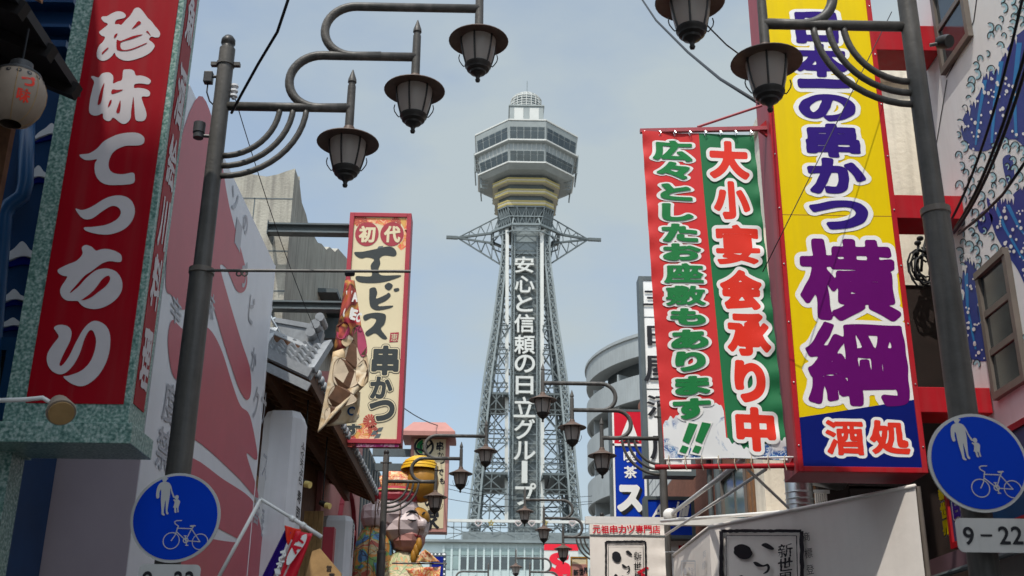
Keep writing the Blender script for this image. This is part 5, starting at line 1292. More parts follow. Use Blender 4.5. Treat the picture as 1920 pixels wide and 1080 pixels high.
# ================================================================== FAR SIGN WITH A LITTLE ROOF
FYs = 30.0; pk = plY(FYs); l, r = pk.uv(768, 900)[0], pk.uv(840, 900)[0]; tz_, bz_ = pk.uv(805, 822)[1], pk.uv(805, 997)[1]
t = thing('roofed_sign', 'narrow cream signboard with black writing under a small dusty red roof', 'signboard', ((l+r)/2, FYs+.2, bz_))
MB().box(l, r, FYs, FYs+.5, bz_, tz_).build('frame', M_mochared, t); fw = .09
MB().box(l+fw, r-fw, FYs-.01, FYs+.1, bz_+fw, tz_-.02).build('panel', M_cream, t)
x0, x1 = pk.uv(755, 817)[0], pk.uv(854, 817)[0]; z0, z1 = pk.uv(805, 822)[1], pk.uv(805, 792)[1]
mb = MB(); mb.add([(x0, FYs-.35, z0), (x1, FYs-.35, z0), (x1, FYs+.85, z0), (x0, FYs+.85, z0), (x0, FYs-.35, z0+.12), (x1, FYs-.35, z0+.12), (x1, FYs+.85, z0+.12), (x0, FYs+.85, z0+.12), (x0+.28, FYs-.02, z1), (x1-.28, FYs-.02, z1), (x1-.28, FYs+.5, z1), (x0+.28, FYs+.5, z1)],
    [(3, 2, 1, 0), (0, 1, 5, 4), (1, 2, 6, 5), (2, 3, 7, 6), (3, 0, 4, 7), (4, 5, 9, 8), (5, 6, 10, 9), (6, 7, 11, 10), (7, 4, 8, 11), (8, 9, 10, 11)]); mb.build('roof', M_mochared, t)
for z in (.35, .75): MB().box(-3.3, l, FYs+.2, FYs+.3, tz_-z-.1, tz_-z+.1).build('bracket', M_steel, t)
letters(pk, [('串', 818, 828, 832, 846), ('か', 820, 848, 832, 858), ('つ', 822, 860, 834, 870), ('お', 806, 862, 814, 870), ('で', 820, 880, 832, 892), ('も', 824, 896, 834, 908)], .014, .03, wob=.015).build('small_lettering', M_black, t)
letters(pk, [('焼', 774, 854, 798, 876), ('鳥', 794, 880, 818, 914), ('の', 796, 928, 816, 952), ('家', 788, 956, 824, 994)], .014, .03, wob=.012).build('lettering', M_black, t)
u, v = pk.uv(795, 838); mb = MB(); ring2d(mb, lambda a, b: pk.pt(a, b, .014), u, v, .21, .27); ring2d(mb, lambda a, b: pk.pt(a, b, .014), u, v, .08, .11); stroke2d(mb, lambda a, b: pk.pt(a, b, .014), [(u-.2, v-.05), (u, v-.12), (u+.2, v+.1)], .05); mb.build('emblem', M_black, t)
mb = MB(); mb.poly([pk.pt(u + .2*math.cos(R(a)), v + .2*math.sin(R(a)), .012) for a in range(100, 270, 10)]); mb.build('emblem_leaf', M_greentxt, t)

# ================================================================== PAPER SCULPTURE
PYc = 25.6; c0 = atY(745, 1000, PYc)
t = thing('paper_figure', 'large painted paper figure with a yellow hat and patchwork robe beyond the tiled eave', 'sculpture', (c0.x, PYc, 3.4))
def at_(px, py): return atY(px, py, PYc)
def rx(px, w_): return abs(at_(px+w_, 900).x - at_(px, 900).x)
q = at_(787, 880); MB().lathe(q, [(rx(787, 36), -.02), (rx(787, 35), .04), (rx(787, 28), .20), (rx(787, 16), .28), (.01, .30)], 22).build('yellow_dome', M_yellowcloth, t, smooth=30)
q = at_(790, 905); MB().ellipsoid(q - Vector((0, 0, .0)), rx(790, 33), .4, .46, 16, 8).build('amber_lobe', M_amber, t, smooth=True)
q = at_(784, 972); MB().ellipsoid(q, rx(784, 22), .3, .25, 16, 10).build('amber_ball', M_amber, t, smooth=True)
mb = MB(); q0, q1 = at_(732, 908), at_(795, 905); mb.tube([q0 - Vector((.2, 0, .05)), q0, q1, q1 + Vector((.06, 0, -.05))], [.22, .30, .24, .12], 10); mb.build('striped_band', M_redwhite, t)
mb = MB(); q = at_(742, 933); mb.ellipsoid(q, rx(742, 46), .5, .28, 14, 8, .03); mb.build('red_collar', M_crimson, t)
for (px, py, w_, h_) in ((738, 962, 52, .42), (760, 990, 44, .45), (705, 970, 30, .36)):
    mb = MB(); mb.ellipsoid(at_(px, py), rx(px, w_), .5, h_, 11, 7, .07); mb.build('paper_fold', M_pinkpaper, t)
mb = MB(); mb.ellipsoid(at_(765, 1012), rx(765, 34), .45, .32, 10, 7, .06); mb.build('dark_fold', M_mochared, t)
q = at_(700, 1045); mb = MB(); mb.ellipsoid(q + Vector((0, 0, -.25)), rx(700, 40), .6, 1.05, 16, 12, .03); mb.build('patchwork_side', M_patch, t)
q = at_(755, 1075); mb = MB(); mb.lathe(q, [(.02, .62), (.30, .35), (.72, -.25), (.85, -1.0)], 18); mb.build('ochre_skirt', M_patch2, t, smooth=20)

q = at_(787, 880); mb = MB()
for r0_s, z_s in ((34, .055), (31, .13), (25, .205)): mb.lathe(q + Vector((0, 0, z_s)), [(rx(787, r0_s)-.01, -.012), (rx(787, r0_s)+.018, 0), (rx(787, r0_s)-.01, .012)], 22)
mb.build('dome_ridge', M_yellowcloth, t)
mb = MB()
for (px, py, w_, h_, a0) in ((738, 962, 52, .42, -.5), (738, 962, 52, .42, .3), (760, 990, 44, .45, -.2), (760, 990, 44, .45, .7), (700, 1045, 40, 1.05, -.1), (705, 970, 30, .36, .1)):
    c_ = at_(px, py) - (Vector((0, 0, .25)) if h_ > 1 else Vector()); rr_ = rx(px, w_); dy_ = .62 if h_ > 1 else .52
    mb.tube([c_ + Vector((rr_*1.03*math.cos(a)*math.sin(a0) , -dy_*1.04*math.cos(a)*math.cos(a0), h_*1.03*math.sin(a))) for a in [R(-80+16*k) for k in range(11)]], .012, 5)
mb.build('tie_cord', M_wood, t)
# head: brows, eyes, nose and mouth on the pale face, turned towards the street
fc_ = at_(760, 985); mk_ = MB()
def face(a, z, e=.02): return fc_ + Vector(((rx(760, 44)+e)*math.sin(a)*math.sqrt(max(.05, 1-(z/.47)**2)), -(.5+e)*math.cos(a)*math.sqrt(max(.05, 1-(z/.47)**2)), z))
for a0 in (.35, 1.15):
    mk_.tube([face(a0+d_, .20+.05*math.cos(d_*6)) for d_ in (-.28, -.18, -.06, .06, .18, .28)], [.008, .022, .03, .03, .022, .008], 8)
    mk_.tube([face(a0+d_, .06-.03*math.cos(d_*7)) for d_ in (-.2, -.1, 0, .1, .2)], [.006, .014, .02, .014, .006], 8)
mk_.build('brow_and_eye', M_black, t, smooth=True)
MB().ellipsoid(face(.78, -.03, .04), .11, .11, .13, 10, 8, .03).build('nose', M_pinkpaper, t)
MB().tube([face(.78+d_, -.24-.05*math.cos(d_*4), .025) for d_ in (-.36, -.2, 0, .2, .36)], [.008, .026, .034, .026, .008], 8).build('mouth', M_crimson, t, smooth=True)
MB().ellipsoid(fc_ + Vector((-.42, -.30, .02)), .10, .07, .17, 10, 8).build('ear', M_pinkpaper, t)
q = at_(742, 933); mb = MB(); mb.lathe(q, [(.46, .10), (.50, .12), (.52, .09), (.47, .07)], 18); mb.build('gold_trim', M_gold, t)
for px, py in ((798, 930), (716, 925)): MB().ellipsoid(at_(px, py), .13, .12, .13, 12, 8).build('gold_bell', M_amber, t, smooth=True)
# red and gold pennants by the second left lamp
a, b = atY(735, 1056, 22.55), atY(838, 1057, 22.55)
t = thing('pennant_rod', 'thin rod on the second left lamp with rumpled red and white pennants', 'pennant', a)
MB().tube([a, b], .016, 8).build('rod', M_pole, t)
for pts in ([(784, 1042), (796, 1030), (826, 1054), (780, 1054)], [(760, 1066), (826, 1062), (822, 1110), (790, 1110)]):
    P4 = [atY(x, y, 22.5) for x, y in pts]; vs = []; n = 10
    for i in range(n+1):
        for j in range(n+1):
            s, q = i/n, j/n; p_ = P4[0].lerp(P4[1], s).lerp(P4[3].lerp(P4[2], s), q); vs.append(p_ + Vector((0, .05*math.sin(9*s+4*q), 0)))
    o = MB().add(vs, [(i*(n+1)+j, i*(n+1)+j+1, (i+1)*(n+1)+j+1, (i+1)*(n+1)+j) for i in range(n) for j in range(n)]).build('pennant_cloth', M_redwhite, t, smooth=True, recalc=False); md = o.modifiers.new('t', 'SOLIDIFY'); md.thickness = .01
mb = MB(); q = atY(776, 1035, 24.0)
for k in range(3): mb.ellipsoid(q + Vector((.05*k, 0, .12*k-.1)), .07, .07, .16, 10, 8)
tag(mb.build('gold_ornament', M_amber, smooth=True), 'small golden ornament beside the paper figure', 'ornament')
pd = plY(60.0); l, tt = pd.uv(806, 1036); r, bb_ = pd.uv(834, 1120); t = thing('bulb_sign', 'small dark blue sign with a bulb studded frame in front of the teal glass building', 'signboard', ((l+r)/2, 60, 0))
MB().box(l, r, 60, 60.4, 0, tt).build('frame', M_steel, t); MB().box(l+.12, r-.14, 59.97, 60.0, 0, tt-.2).build('panel', M_navy, t); mb = MB()
for k in range(10): mb.ellipsoid((r-.07, 59.95, tt-.1-.25*k), .05, .05, .05, 8, 6)
for k in range(4): mb.ellipsoid((l+.1+.2*k, 59.95, tt-.1), .05, .05, .05, 8, 6)
mb.build('bulb', M_white, t)

# ================================================================== YELLOW SIGN (right)
YY = 8.5; py_ = plY(YY)
l, r = py_.uv(1500, 868)[0], py_.uv(1743, 868)[0]; bz_ = py_.uv(1620, 886)[1]; tz_ = py_.uv(1530, -60)[1]; fw = .042; dp_ = .42
l = (py_.uv(1436, 190)[0] + py_.uv(1500, 868)[0])/2; r = (py_.uv(1639, 100)[0] + py_.uv(1743, 868)[0])/2
t = thing('yellow_sign', 'tall yellow signboard with purple and indigo lettering in a red steel case', 'signboard', ((l+r)/2, YY+.2, bz_))
mb = MB(); mb.box(l, l+fw, YY-.012, YY+.05, bz_, tz_); mb.box(r-fw, r, YY-.012, YY+.05, bz_, tz_); mb.box(l+fw, r-fw, YY-.012, YY+.05, bz_, bz_+fw); mb.build('frame', M_rframe, t, bevel=.004)
MB().box(l+.001, r-.001, YY+.05, YY+dp_, bz_+.001, tz_).build('case', M_pinkside, t)
sv = py_.uv(1570, 404)[1]; MB().box(l+fw, r-fw, YY-.0008, YY, sv-.003, sv+.003).build('panel_seam', M_amber, t)
nv = py_.uv(1600, 768)[1]; nvl, nvr = py_.uv(1507, 783)[1], py_.uv(1733, 750)[1]
MB().box(l+fw, r-fw, YY, YY+.045, bz_+fw, tz_).build('yellow_panel', M_yellow, t)
mb = MB(); mb.poly([(l+fw, YY-.003, bz_+fw), (r-fw, YY-.003, bz_+fw), (r-fw, YY-.003, nvr), (l+fw, YY-.003, nvl)]); mb.build('navy_panel', M_navy, t)
I4 = [('日', 1490, 22, 1572, 82), ('本', 1488, 82, 1590, 145), ('一', 1495, 148, 1595, 166), ('の', 1497, 177, 1604, 228), ('串', 1510, 232, 1612, 296), ('か', 1514, 296, 1623, 364), ('つ', 1518, 376, 1628, 431)]
P4_ = [('横', 1498, 448, 1682, 602), ('綱', 1510, 604, 1702, 762, .030)]
K4 = [('酒', 1548, 788, 1620, 854, .034), ('処', 1630, 788, 1704, 852)]
letters(py_, I4, .001, .055, .085, wob=.006).build('letter_rim', M_white, t); letters(py_, I4, .004, .055, wob=.006).build('indigo_lettering', M_indigo, t)
letters(py_, P4_, .002, .036, .052, wob=.006).build('letter_rim', M_white, t); letters(py_, P4_, .004, .036, wob=.006).build('purple_lettering', M_purple, t)
letters(py_, K4, .004, .045, .085, wob=.006).build('letter_rim', M_white, t); letters(py_, K4, .0055, .045, wob=.006).build('red_lettering', M_orange, t)
mb = MB()
for k in range(14):
    for x in (l+.018, r-.018): mb.lathe((x, YY-.014, bz_+.2+.5*k), [(.008, .002), (.006, -.004), (.001, -.006)], 8, 'Y')
mb.build('screw', M_galv, t)
for nme, (y0, y1), (xa, xb) in (('highest', (40, 95), (1640, 1742)), ('middle', (360, 412), (1690, 1790)), ('lowest', (722, 778), (1735, 1836))):
    z0 = py_.uv((xa+xb)/2, y1-8)[1]; z1 = py_.uv((xa+xb)/2, y0)[1]
    o = MB().box(r+.002, RX-.006, YY+.06, YY+.40, z0, z1).build('red_bracket', M_rframe, bevel=.006)
    tag(o, nme + ' red box beam joining the yellow sign to the mural house', 'bracket', 'red box beams of the yellow sign')

# ================================================================== FESTIVAL BANNER
BNY = 8.62; pb = plY(BNY)
def bu(px, py): return pb.uv(px, py)
l0, l1, r0_, r1_ = bu(1203, 252)[0], bu(1246, 860)[0], bu(1413, 252)[0], bu(1478, 858)[0]; tb_, bb2 = bu(1310, 250)[1], bu(1360, 861)[1]
def brip(u, v): 
    s = (u - l0)/(r0_ - l0)
    return .016*math.sin(5.5*s + 1.1*v) + .012*math.sin(2.3*v + 9*s) + .010*math.sin(26*v)*math.exp(-max(0, s)*14) + .010*math.sin(24*v+1)*math.exp(-max(0, 1-s)*14) + .004*math.sin(15*s+5*v)
bm = lambda d: (lambda u, v: pb.pt(u, v, d + brip(u, v)))
t = thing('festival_banner', 'red and green cloth banner with outlined lettering hanging beside the yellow sign', 'banner', ((l0+r0_)/2, BNY, bb2))
def strip(ulo, uhi, v0, v1, d, m_, nm, nu=40, nv_=200):
    vs = []
    for i in range(nv_+1):
        v = v0 + (v1-v0)*i/nv_
        for j in range(nu+1):
            a, b = ulo(v), uhi(v); vs.append(bm(d)(a + (b-a)*j/nu, v))
    return MB().add(vs, [(i*(nu+1)+j, i*(nu+1)+j+1, (i+1)*(nu+1)+j+1, (i+1)*(nu+1)+j) for i in range(nv_) for j in range(nu)]).build(nm, m_, t, smooth=True, recalc=False)
tt_ = lambda v: (tb_ - v)/(tb_ - bb2)
UL = lambda v: l0 + (l1-l0)*tt_(v); UR = lambda v: r0_ + (r1_-r0_)*tt_(v)
m0, m1 = bu(1310, 252)[0], bu(1366, 858)[0]; UM = lambda v: m0 + (m1-m0)*tt_(v)
vl = bu(1250, 790)[1]
strip(UL, UM, bb2, tb_, 0, M_bred, 'red_cloth'); strip(UM, UR, bb2, tb_, 0, M_bgreen, 'green_cloth')
# splash print along the foot
foot = [(1243, 792), (1262, 782), (1280, 770), (1300, 768), (1318, 758), (1345, 757), (1356, 775), (1350, 800), (1357, 820), (1380, 836), (1405, 842), (1440, 832), (1478, 818), (1478, 859), (1246, 861)]
fp = [bu(*q) for q in foot]; mb = MB(); N_ = 160
top_v = lambda u: np.interp(u, [q[0] for q in fp[:13]], [q[1] for q in fp[:13]])
vs = []
for i in range(N_+1):
    u = UL(bb2) + (UR(bb2)-UL(bb2))*i/N_; v1_ = float(top_v(u)) + .012*math.sin(61*u)+.010*math.sin(143*u)
    for j in range(7): v = bb2 + .003 + (v1_-bb2)*j/6; vs.append(bm(.003)(max(min(u, UR(v)-.002), UL(v)+.002), v))
mb.add(vs, [(i*7+j, i*7+j+1, (i+1)*7+j+1, (i+1)*7+j) for i in range(N_) for j in range(6)]).build('splash_print', M_splash, t, smooth=True, recalc=False)
G4 = [('広', 1222, 264, 1298, 303, .05), ('々', 1230, 305, 1294, 337), ('と', 1237, 347, 1298, 378), ('し', 1240, 384, 1300, 417), ('た', 1240, 422, 1308, 456), ('お', 1242, 459, 1314, 491), ('座', 1244, 496, 1318, 533, .042), ('敷', 1248, 538, 1322, 574, .038), ('も', 1256, 580, 1322, 612), ('あ', 1258, 620, 1327, 656), ('り', 1266, 660, 1322, 697), ('ま', 1266, 706, 1330, 741), ('す', 1262, 747, 1332, 786)]
D4 = [('大', 1329, 264, 1404, 336), ('小', 1338, 340, 1406, 412), ('宴', 1342, 422, 1424, 496, .036), ('会', 1350, 506, 1428, 582), ('承', 1362, 588, 1444, 668, .048), ('り', 1376, 676, 1436, 756), ('中', 1378, 764, 1454, 848)]
RUN = 3
be = lambda d: (lambda e: bm(d + e))
letters(pb, G4+D4, 0, .062, .085, fm=be(.003)).build('letter_rim', M_white, t, recalc=False)
letters(pb, G4, 0, .062, fm=be(.0085)).build('green_lettering', M_greentxt, t, recalc=False); letters(pb, D4, 0, .062, fm=be(.0085)).build('red_lettering', M_orange, t, recalc=False)
mb = MB(); mr = MB()
for x in (1296, 1320):
    for tgt, g_ in ((mb, 0), (mr, 4)):
        d_ = .012 if g_ == 0 else .008
        tgt.poly([bm(d_)(*bu(*q)) for q in ((x-4-g_, 792-g_), (x+12+g_, 796-g_), (x-4+g_*.6, 832+g_), (x-16-g_, 826+g_))]); tgt.poly([bm(d_)(*bu(*q)) for q in ((x-16-g_, 834-g_), (x-4+g_, 838-g_), (x-10+g_, 850+g_), (x-22-g_, 846+g_))])
mb.build('green_marks', M_greentxt, t, recalc=False); mr.build('mark_rim', M_white, t, recalc=False); RUN = 200
ra, rb = atY(1200, 246, BNY), atY(1440, 241, BNY); rc, rd = atY(1228, 876, BNY), atY(1497, 873, BNY)
t = thing('banner_bracket', 'dark red steel rods holding the festival banner out from the yellow sign', 'bracket', rd)
MB().bar(ra, rb, .035).build('upper_rod', M_pinkside, t); MB().tube([rc, rd], .02, 10).build('lower_rod', M_rframe, t)
MB().tube([atY(1308, 238, BNY), atY(1428, 198, BNY)], .012, 8).build('stay', M_pinkside, t)
mb = MB(); q = atY(1436, 240, BNY); mb.prism([q + Vector((.02, 0, .09)), q + Vector((.03, 0, -.1)), q + Vector((-.06, 0, -.02)), q + Vector((-.05, 0, .02))], (0, .03, 0)); q = atY(1488, 868, BNY); mb.prism([q + Vector((.03, 0, .1)), q + Vector((.03, 0, -.06)), q + Vector((-.06, 0, -.05))], (0, .03, 0)); mb.build('gusset', M_rframe, t)
a, b = atY(1246, 861, BNY-.01), atY(1492, 857, BNY-.01)
hr = MB().tube([a, b], .008, 8).build('hem_pole', M_whitepipe, t)
mb = MB()
for k in range(8):
    q = atY(1254 + 31*k, 862, BNY-.01); mb.tube([q + Vector((0, -.01, .03)), q + Vector((-.012, -.03, -.03)), q + Vector((.004, -.025, -.085)), q + Vector((.014, .025, -.06)), q + Vector((.004, .0, .02))], .004, 5)
mb.build('cord_loop', M_rope, t)
mb = MB()
for k in range(8): q = atY(1208 + 28.5*k, 250, BNY-.012); mb.tube([q + Vector((0, 0, .03)), q + Vector((.01, -.012, .0)), q + Vector((0, -.004, -.03)), q + Vector((-.01, .0, 0)), q + Vector((0, 0, .03))], .0035, 5)
mb.build('hook', M_galv, t)

# ================================================================== MIDDLE DISTANCE SIGNS (right)
def vsign(Y, x0, x1, y0, y1, name, label, m_panel, m_frame, fw, dp_=.35, xm=None):
    p = plY(Y); ym = (y0+y1)/2; l, r = p.uv(x0, ym)[0], p.uv(x1, ym)[0]; tz_, bz_ = p.uv((x0+x1)/2, y0)[1], p.uv((x0+x1)/2, y1)[1]
    t = thing(name, label, 'signboard', ((l+r)/2, Y+dp_/2, bz_))
    mb = MB(); mb.box(l, l+fw, Y-.02, Y+dp_, bz_, tz_); mb.box(r-fw, r, Y-.02, Y+dp_, bz_, tz_); mb.box(l+fw, r-fw, Y-.02, Y+dp_, bz_, bz_+fw); mb.box(l+fw, r-fw, Y-.02, Y+dp_, tz_-fw, tz_); mb.build('frame', m_frame, t)
    MB().box(l+fw, r-fw, Y, Y+dp_-.02, bz_+fw, tz_-fw).build('panel', m_panel, t); return t, p, (l, r, bz_, tz_)
t, p, bx = vsign(21.2, 1203, 1296, 519, 892, 'white_sign', 'tall white signboard with raised black lettering partly hidden by the festival banner', M_white, M_steel, .085)
letters(p, [('三', 1205, 546, 1262, 574), ('日', 1213, 612, 1268, 648), ('屋', 1207, 668, 1272, 716), ('酒', 1212, 742, 1276, 782), ('店', 1218, 812, 1282, 862)], .03, .018).build('lettering', M_black, t)
MB().box(bx[1], 4.2, 21.3, 21.45, bx[3]-1.0, bx[3]-.8).build('bracket', M_steel, t); MB().box(bx[1], 4.2, 21.3, 21.45, bx[2]+.4, bx[2]+.6).build('bracket', M_steel, t)
mb = MB()
for yy in (595, 730): z = p.uv(1250, yy)[1]; mb.box(bx[0]+.08, bx[1]-.08, 21.192, 21.2, z-.008, z+.008)
mb.build('panel_seam', M_steel, t)
t, p, bx = vsign(24.5, 1146, 1217, 768, 1060, 'blue_cafe_sign', 'tall blue signboard with white lettering and a red top panel', M_bluesign, M_steel, .05)
z0 = p.uv(1180, 834)[1]; MB().box(bx[0]+.05, bx[1]-.05, 24.485, 24.5, z0, bx[3]-.05).build('red_panel', M_redsign, t)
mb = MB(); mb.box(bx[0]+.05, bx[1]-.05, 24.48, 24.49, z0-.03, z0+.02); mb.box(bx[0]+.05, bx[0]+.09, 24.48, 24.49, bx[2], bx[3]-.05); mb.box(bx[1]-.1, bx[1]-.05, 24.48, 24.49, bx[2], z0)
mb.build('white_border', M_white, t)
MB().poly(ppoly(p, [(1180, 778), (1198, 828), (1180, 818), (1160, 829)], .024)).build('arrowhead_mark', M_white, t); MB().poly(ppoly(p, [(1182, 820), (1200, 832), (1178, 830), (1164, 832)], .020)).build('mark_shadow', M_black, t)
letters(p, [('喫', 1169, 846, 1193, 867), ('茶', 1170, 874, 1194, 897)], .012, .028).build('lettering', M_white, t)
letters(p, [('ス', 1162, 912, 1210, 966)], .010, .075).build('big_letter_shadow', M_black, t); letters(p, [('ス', 1157, 909, 1205, 960)], .014, .075).build('big_letter', M_white, t)
t, p, bx = vsign(22.6, 1209, 1303, 931, 1010, 'blue_beer_sign', 'blue framed sign with slanted white lettering beside the lamp pole', M_bluesign, M_steel, .07)
pz = p; letters(p, [('A', 1224, 946, 1245, 972), ('s', 1244, 954, 1256, 972), ('a', 1256, 952, 1268, 971), ('h', 1267, 941, 1279, 970), ('i', 1279, 944, 1286, 969), ('i', 1286, 940, 1292, 968)], .012, .02, shear=.25).build('lettering', M_white, t)
t, p, bx = vsign(22.9, 1250, 1304, 965, 1120, 'white_beer_sign', 'white sign with red and pale blue lettering below the blue beer sign', M_white, M_steel, .05)
letters(p, [('ル', 1281, 973, 1292, 990), ('ビ', 1254, 974, 1270, 990), ('店', 1270, 1020, 1294, 1044)], .012, .04).build('red_lettering', M_redsign, t); letters(p, [('酒', 1268, 1000, 1280, 1014)], .012, .02).build('blue_lettering', M_bluepipe, t)
t, p, bx = vsign(30.5, 1070, 1102, 1044, 1110, 'orange_banner', 'small yellow and orange banner with black lettering beside the white cloth banner', M_cream, M_amber, .03, .06)
mb = MB(); z_ = p.uv(1085, 1058)[1]; mb.box(bx[0]+.03, bx[1]-.03, 30.48, 30.5, bx[2], z_); mb.build('orange_band', M_mochared, t)
letters(p, [('新', 1075, 1068, 1085, 1080), ('世', 1085, 1066, 1094, 1078), ('界', 1094, 1064, 1102, 1076)], .024, .05).build('lettering', M_black, t)

# small white noren banner under a white pole
NY = 12.4; pn = plY(NY)
a, b = atY(1098, 978, NY), atY(1402, 979, NY)
pole = MB().box(a.x, b.x, NY+.02, NY+.10, b.z-.035, b.z+.045).build('white_beam', M_whitepipe); tag(pole, 'white square beam carrying the small white cloth banner', 'beam')
l, r = pn.uv(1106, 1030)[0], pn.uv(1247, 1030)[0]; tz_, bz_ = pn.uv(1176, 983)[1], pn.uv(1176, 1150)[1]
t = thing('cloth_banner', 'small white cloth banner with red heading and black brush mark under the white beam', 'banner', ((l+r)/2, NY, bz_))
nr = lambda u, v: .012*math.sin(11*u+2*v)*math.sin(3*v) + .006*math.sin(31*v)*math.exp(-8*(r-u)) 
nm_ = lambda d: (lambda u, v: pn.pt(u, v, d + nr(u, v)))
vs = []; n1, n2 = 30, 40
for i in range(n2+1):
    for j in range(n1+1): vs.append(nm_(0)(l+(r-l)*j/n1, bz_+(tz_-bz_)*i/n2))
MB().add(vs, [(i*(n1+1)+j, i*(n1+1)+j+1, (i+1)*(n1+1)+j+1, (i+1)*(n1+1)+j) for i in range(n2) for j in range(n1)]).build('cloth', M_tent, t, smooth=True, recalc=False)
H4 = [(ch, 1111+16*i, 985, 1126+16*i, 1000) for i, ch in enumerate('元祖串カツ専門店')]
letters(pn, H4, 0, .025, fm=lambda e: nm_(.008 + e)).build('red_heading', M_redsign, t, recalc=False)
def logo(pl, f, X0, Y0, W, H, m_, par):
    """brush drawn square frame with two large brush characters and a small column"""
    g = lambda x, y: f(*pl.uv(X0 + x*W, Y0 + y*H)); mb = MB()
    for (x0, y0, x1, y1, th) in ((0, 0, 1, .0, .05), (0, 0, 0, 1.6, .05), (1, 0, 1.03, 1.6, .05), (.06, .075, .94, .075, .010), (.06, .075, .06, 1.6, .010), (.94, .075, .97, 1.6, .012)):
        n = 26; a_ = []; b_ = []
        for k in range(n+1):
            s = k/n; x, y = x0+(x1-x0)*s, y0+(y1-y0)*s; w1, w2 = th/2*(1+random.uniform(-.25, .25)), th/2*(1+random.uniform(-.25, .25))
            if abs(x1-x0) > abs(y1-y0): a_.append(g(x, y-w1)); b_.append(g(x, y+w2))
            else: a_.append(g(x-w1, y)); b_.append(g(x+w2, y))
        for k in range(n): mb.poly([a_[k], a_[k+1], b_[k+1], b_[k]])
    for cx_, cy_, r1, r2 in ((.27, .33, .115, .105),): mb.poly([g(cx_+(r1+.006*math.sin(7*q))*math.cos(q)+.02*math.sin(q), cy_+(r2*1.15)*math.sin(q)) for q in [2*math.pi*k/30 for k in range(30)]])
    mb.poly([g(*q) for q in spline([(.50, .22), (.56, .19), (.64, .25), (.66, .29), (.62, .30), (.54, .26)], 4)])
    mb.poly([g(*q) for q in spline([(.40, .50), (.44, .49), (.52, .54), (.58, .52), (.61, .58), (.58, .66), (.52, .68), (.57, .62), (.57, .56), (.52, .57), (.44, .56)], 4)])
    mb.poly([g(*q) for q in spline([(.20, .76), (.25, .70), (.31, .76), (.34, .84), (.38, .76), (.44, .74), (.42, .82), (.36, .90), (.30, .97), (.40, 1.0), (.60, .96), (.40, 1.05), (.24, 1.06), (.27, .95), (.25, .85)], 4)])
    for ch, cx_, cy_ in (('新', .80, .31), ('世', .80, .53), ('界', .80, .76)):
        q = pl.uv(X0+cx_*W, Y0+cy_*H); q2 = pl.uv(X0+(cx_+.10)*W, Y0+(cy_+.09)*H)
        put(mb, ch, f, q[0], q[1], abs(q2[0]-q[0])*2, abs(q2[1]-q[1])*2, .012, wob=.016, shear=.1)
    return mb.build('brush_mark', m_, par, recalc=False)
logo(pn, nm_(.010), 1136, 1016, 74, 86, M_black, t)
mb = MB()
for k in range(n1): mb.poly([nm_(.006)(l+(r-l)*k/n1, pn.uv(1176, 1003)[1]), nm_(.006)(l+(r-l)*(k+1)/n1, pn.uv(1176, 1003)[1]), nm_(.006)(l+(r-l)*(k+1)/n1, pn.uv(1176, 1006)[1]), nm_(.006)(l+(r-l)*k/n1, pn.uv(1176, 1006)[1])])
mb.build('dark_hem', M_steel, t, recalc=False)
put_ = MB(); q = pn.uv(1206, 1074); put(put_, 'く', nm_(.008), q[0], q[1], .13, .13, .06); put_.build('red_stroke', M_redsign, t, recalc=False)
# knob on the beam and small white supports
c = atY(1256, 966, 12.2); tag(MB().ellipsoid(c, .075, .05, .075, 16, 10).build('float_ball', M_whitepipe, smooth=True), 'white round end cap where the awning struts meet the white beam', 'cap')
struts = [((1262, 962), 12.15, (1392, 863), 8.75, .022, 'thick white awning strut tied to the lower rod of the banner'), ((1248, 1003), 12.2, (1436, 880), 8.9, .014, 'thin white awning strut crossing below the banner'),
          ((1402, 880), 8.75, (1478, 952), 9.6, .012, 'short white strut running down to the silver duct'), ((1240, 977), 12.15, (1600, 950), 9.35, .017, 'long white awning pole along the top edge of the tent'),
          ((1242, 1036), 12.6, (1298, 1036), 12.6, .012, 'short white bar behind the small white cloth banner')]
for (a, ya_, b, yb_, r_, lb) in struts: tag(MB().tube([atY(*a, ya_), atY(*b, yb_)], r_, 10).build('awning_strut', M_whitepipe, smooth=True), lb, 'strut', 'white awning struts')

# ================================================================== WHITE TENT STALL
TZ = atY(1330, 988, 10.5).z
P1, P2 = atZ(1330, 988, TZ), atZ(1716, 911, TZ); P0 = atZ(1262, 1042, TZ)
t = thing('white_tent', 'white canvas tent stall with black brush mark under the yellow sign', 'tent', ((P1.x+P2.x)/2, (P1.y+P2.y)/2, 0))
tentp = Plane(P1, P2 - P1, (0, 0, 1)); W_ = (P2-P1).length
def canvas(p0, U, W, nm, n=(50, 24), zl=1.5):
    nrm = U.cross(Vector((0, 0, 1))); vs = []
    for i in range(n[1]+1):
        for j in range(n[0]+1):
            u = W*j/n[0]; v = -zl*i/n[1]; d = .010*math.sin(3.1*u+1.2)*math.sin(2*-v) + .006*math.sin(9*u+3*v)*(i/n[1]); vs.append(p0 + U*u + Vector((0, 0, v)) + nrm*d)
    return MB().add(vs, [(i*(n[0]+1)+j, i*(n[0]+1)+j+1, (i+1)*(n[0]+1)+j+1, (i+1)*(n[0]+1)+j) for i in range(n[1]) for j in range(n[0])]).build(nm, M_tent, t, smooth=True, recalc=False)
canvas(P1, tentp.U, W_, 'front_canvas')
sideU = (P1-P0).normalized(); sidep = Plane(P0, sideU, (0, 0, 1)); canvas(P0, sideU, (P1-P0).length, 'side_canvas')
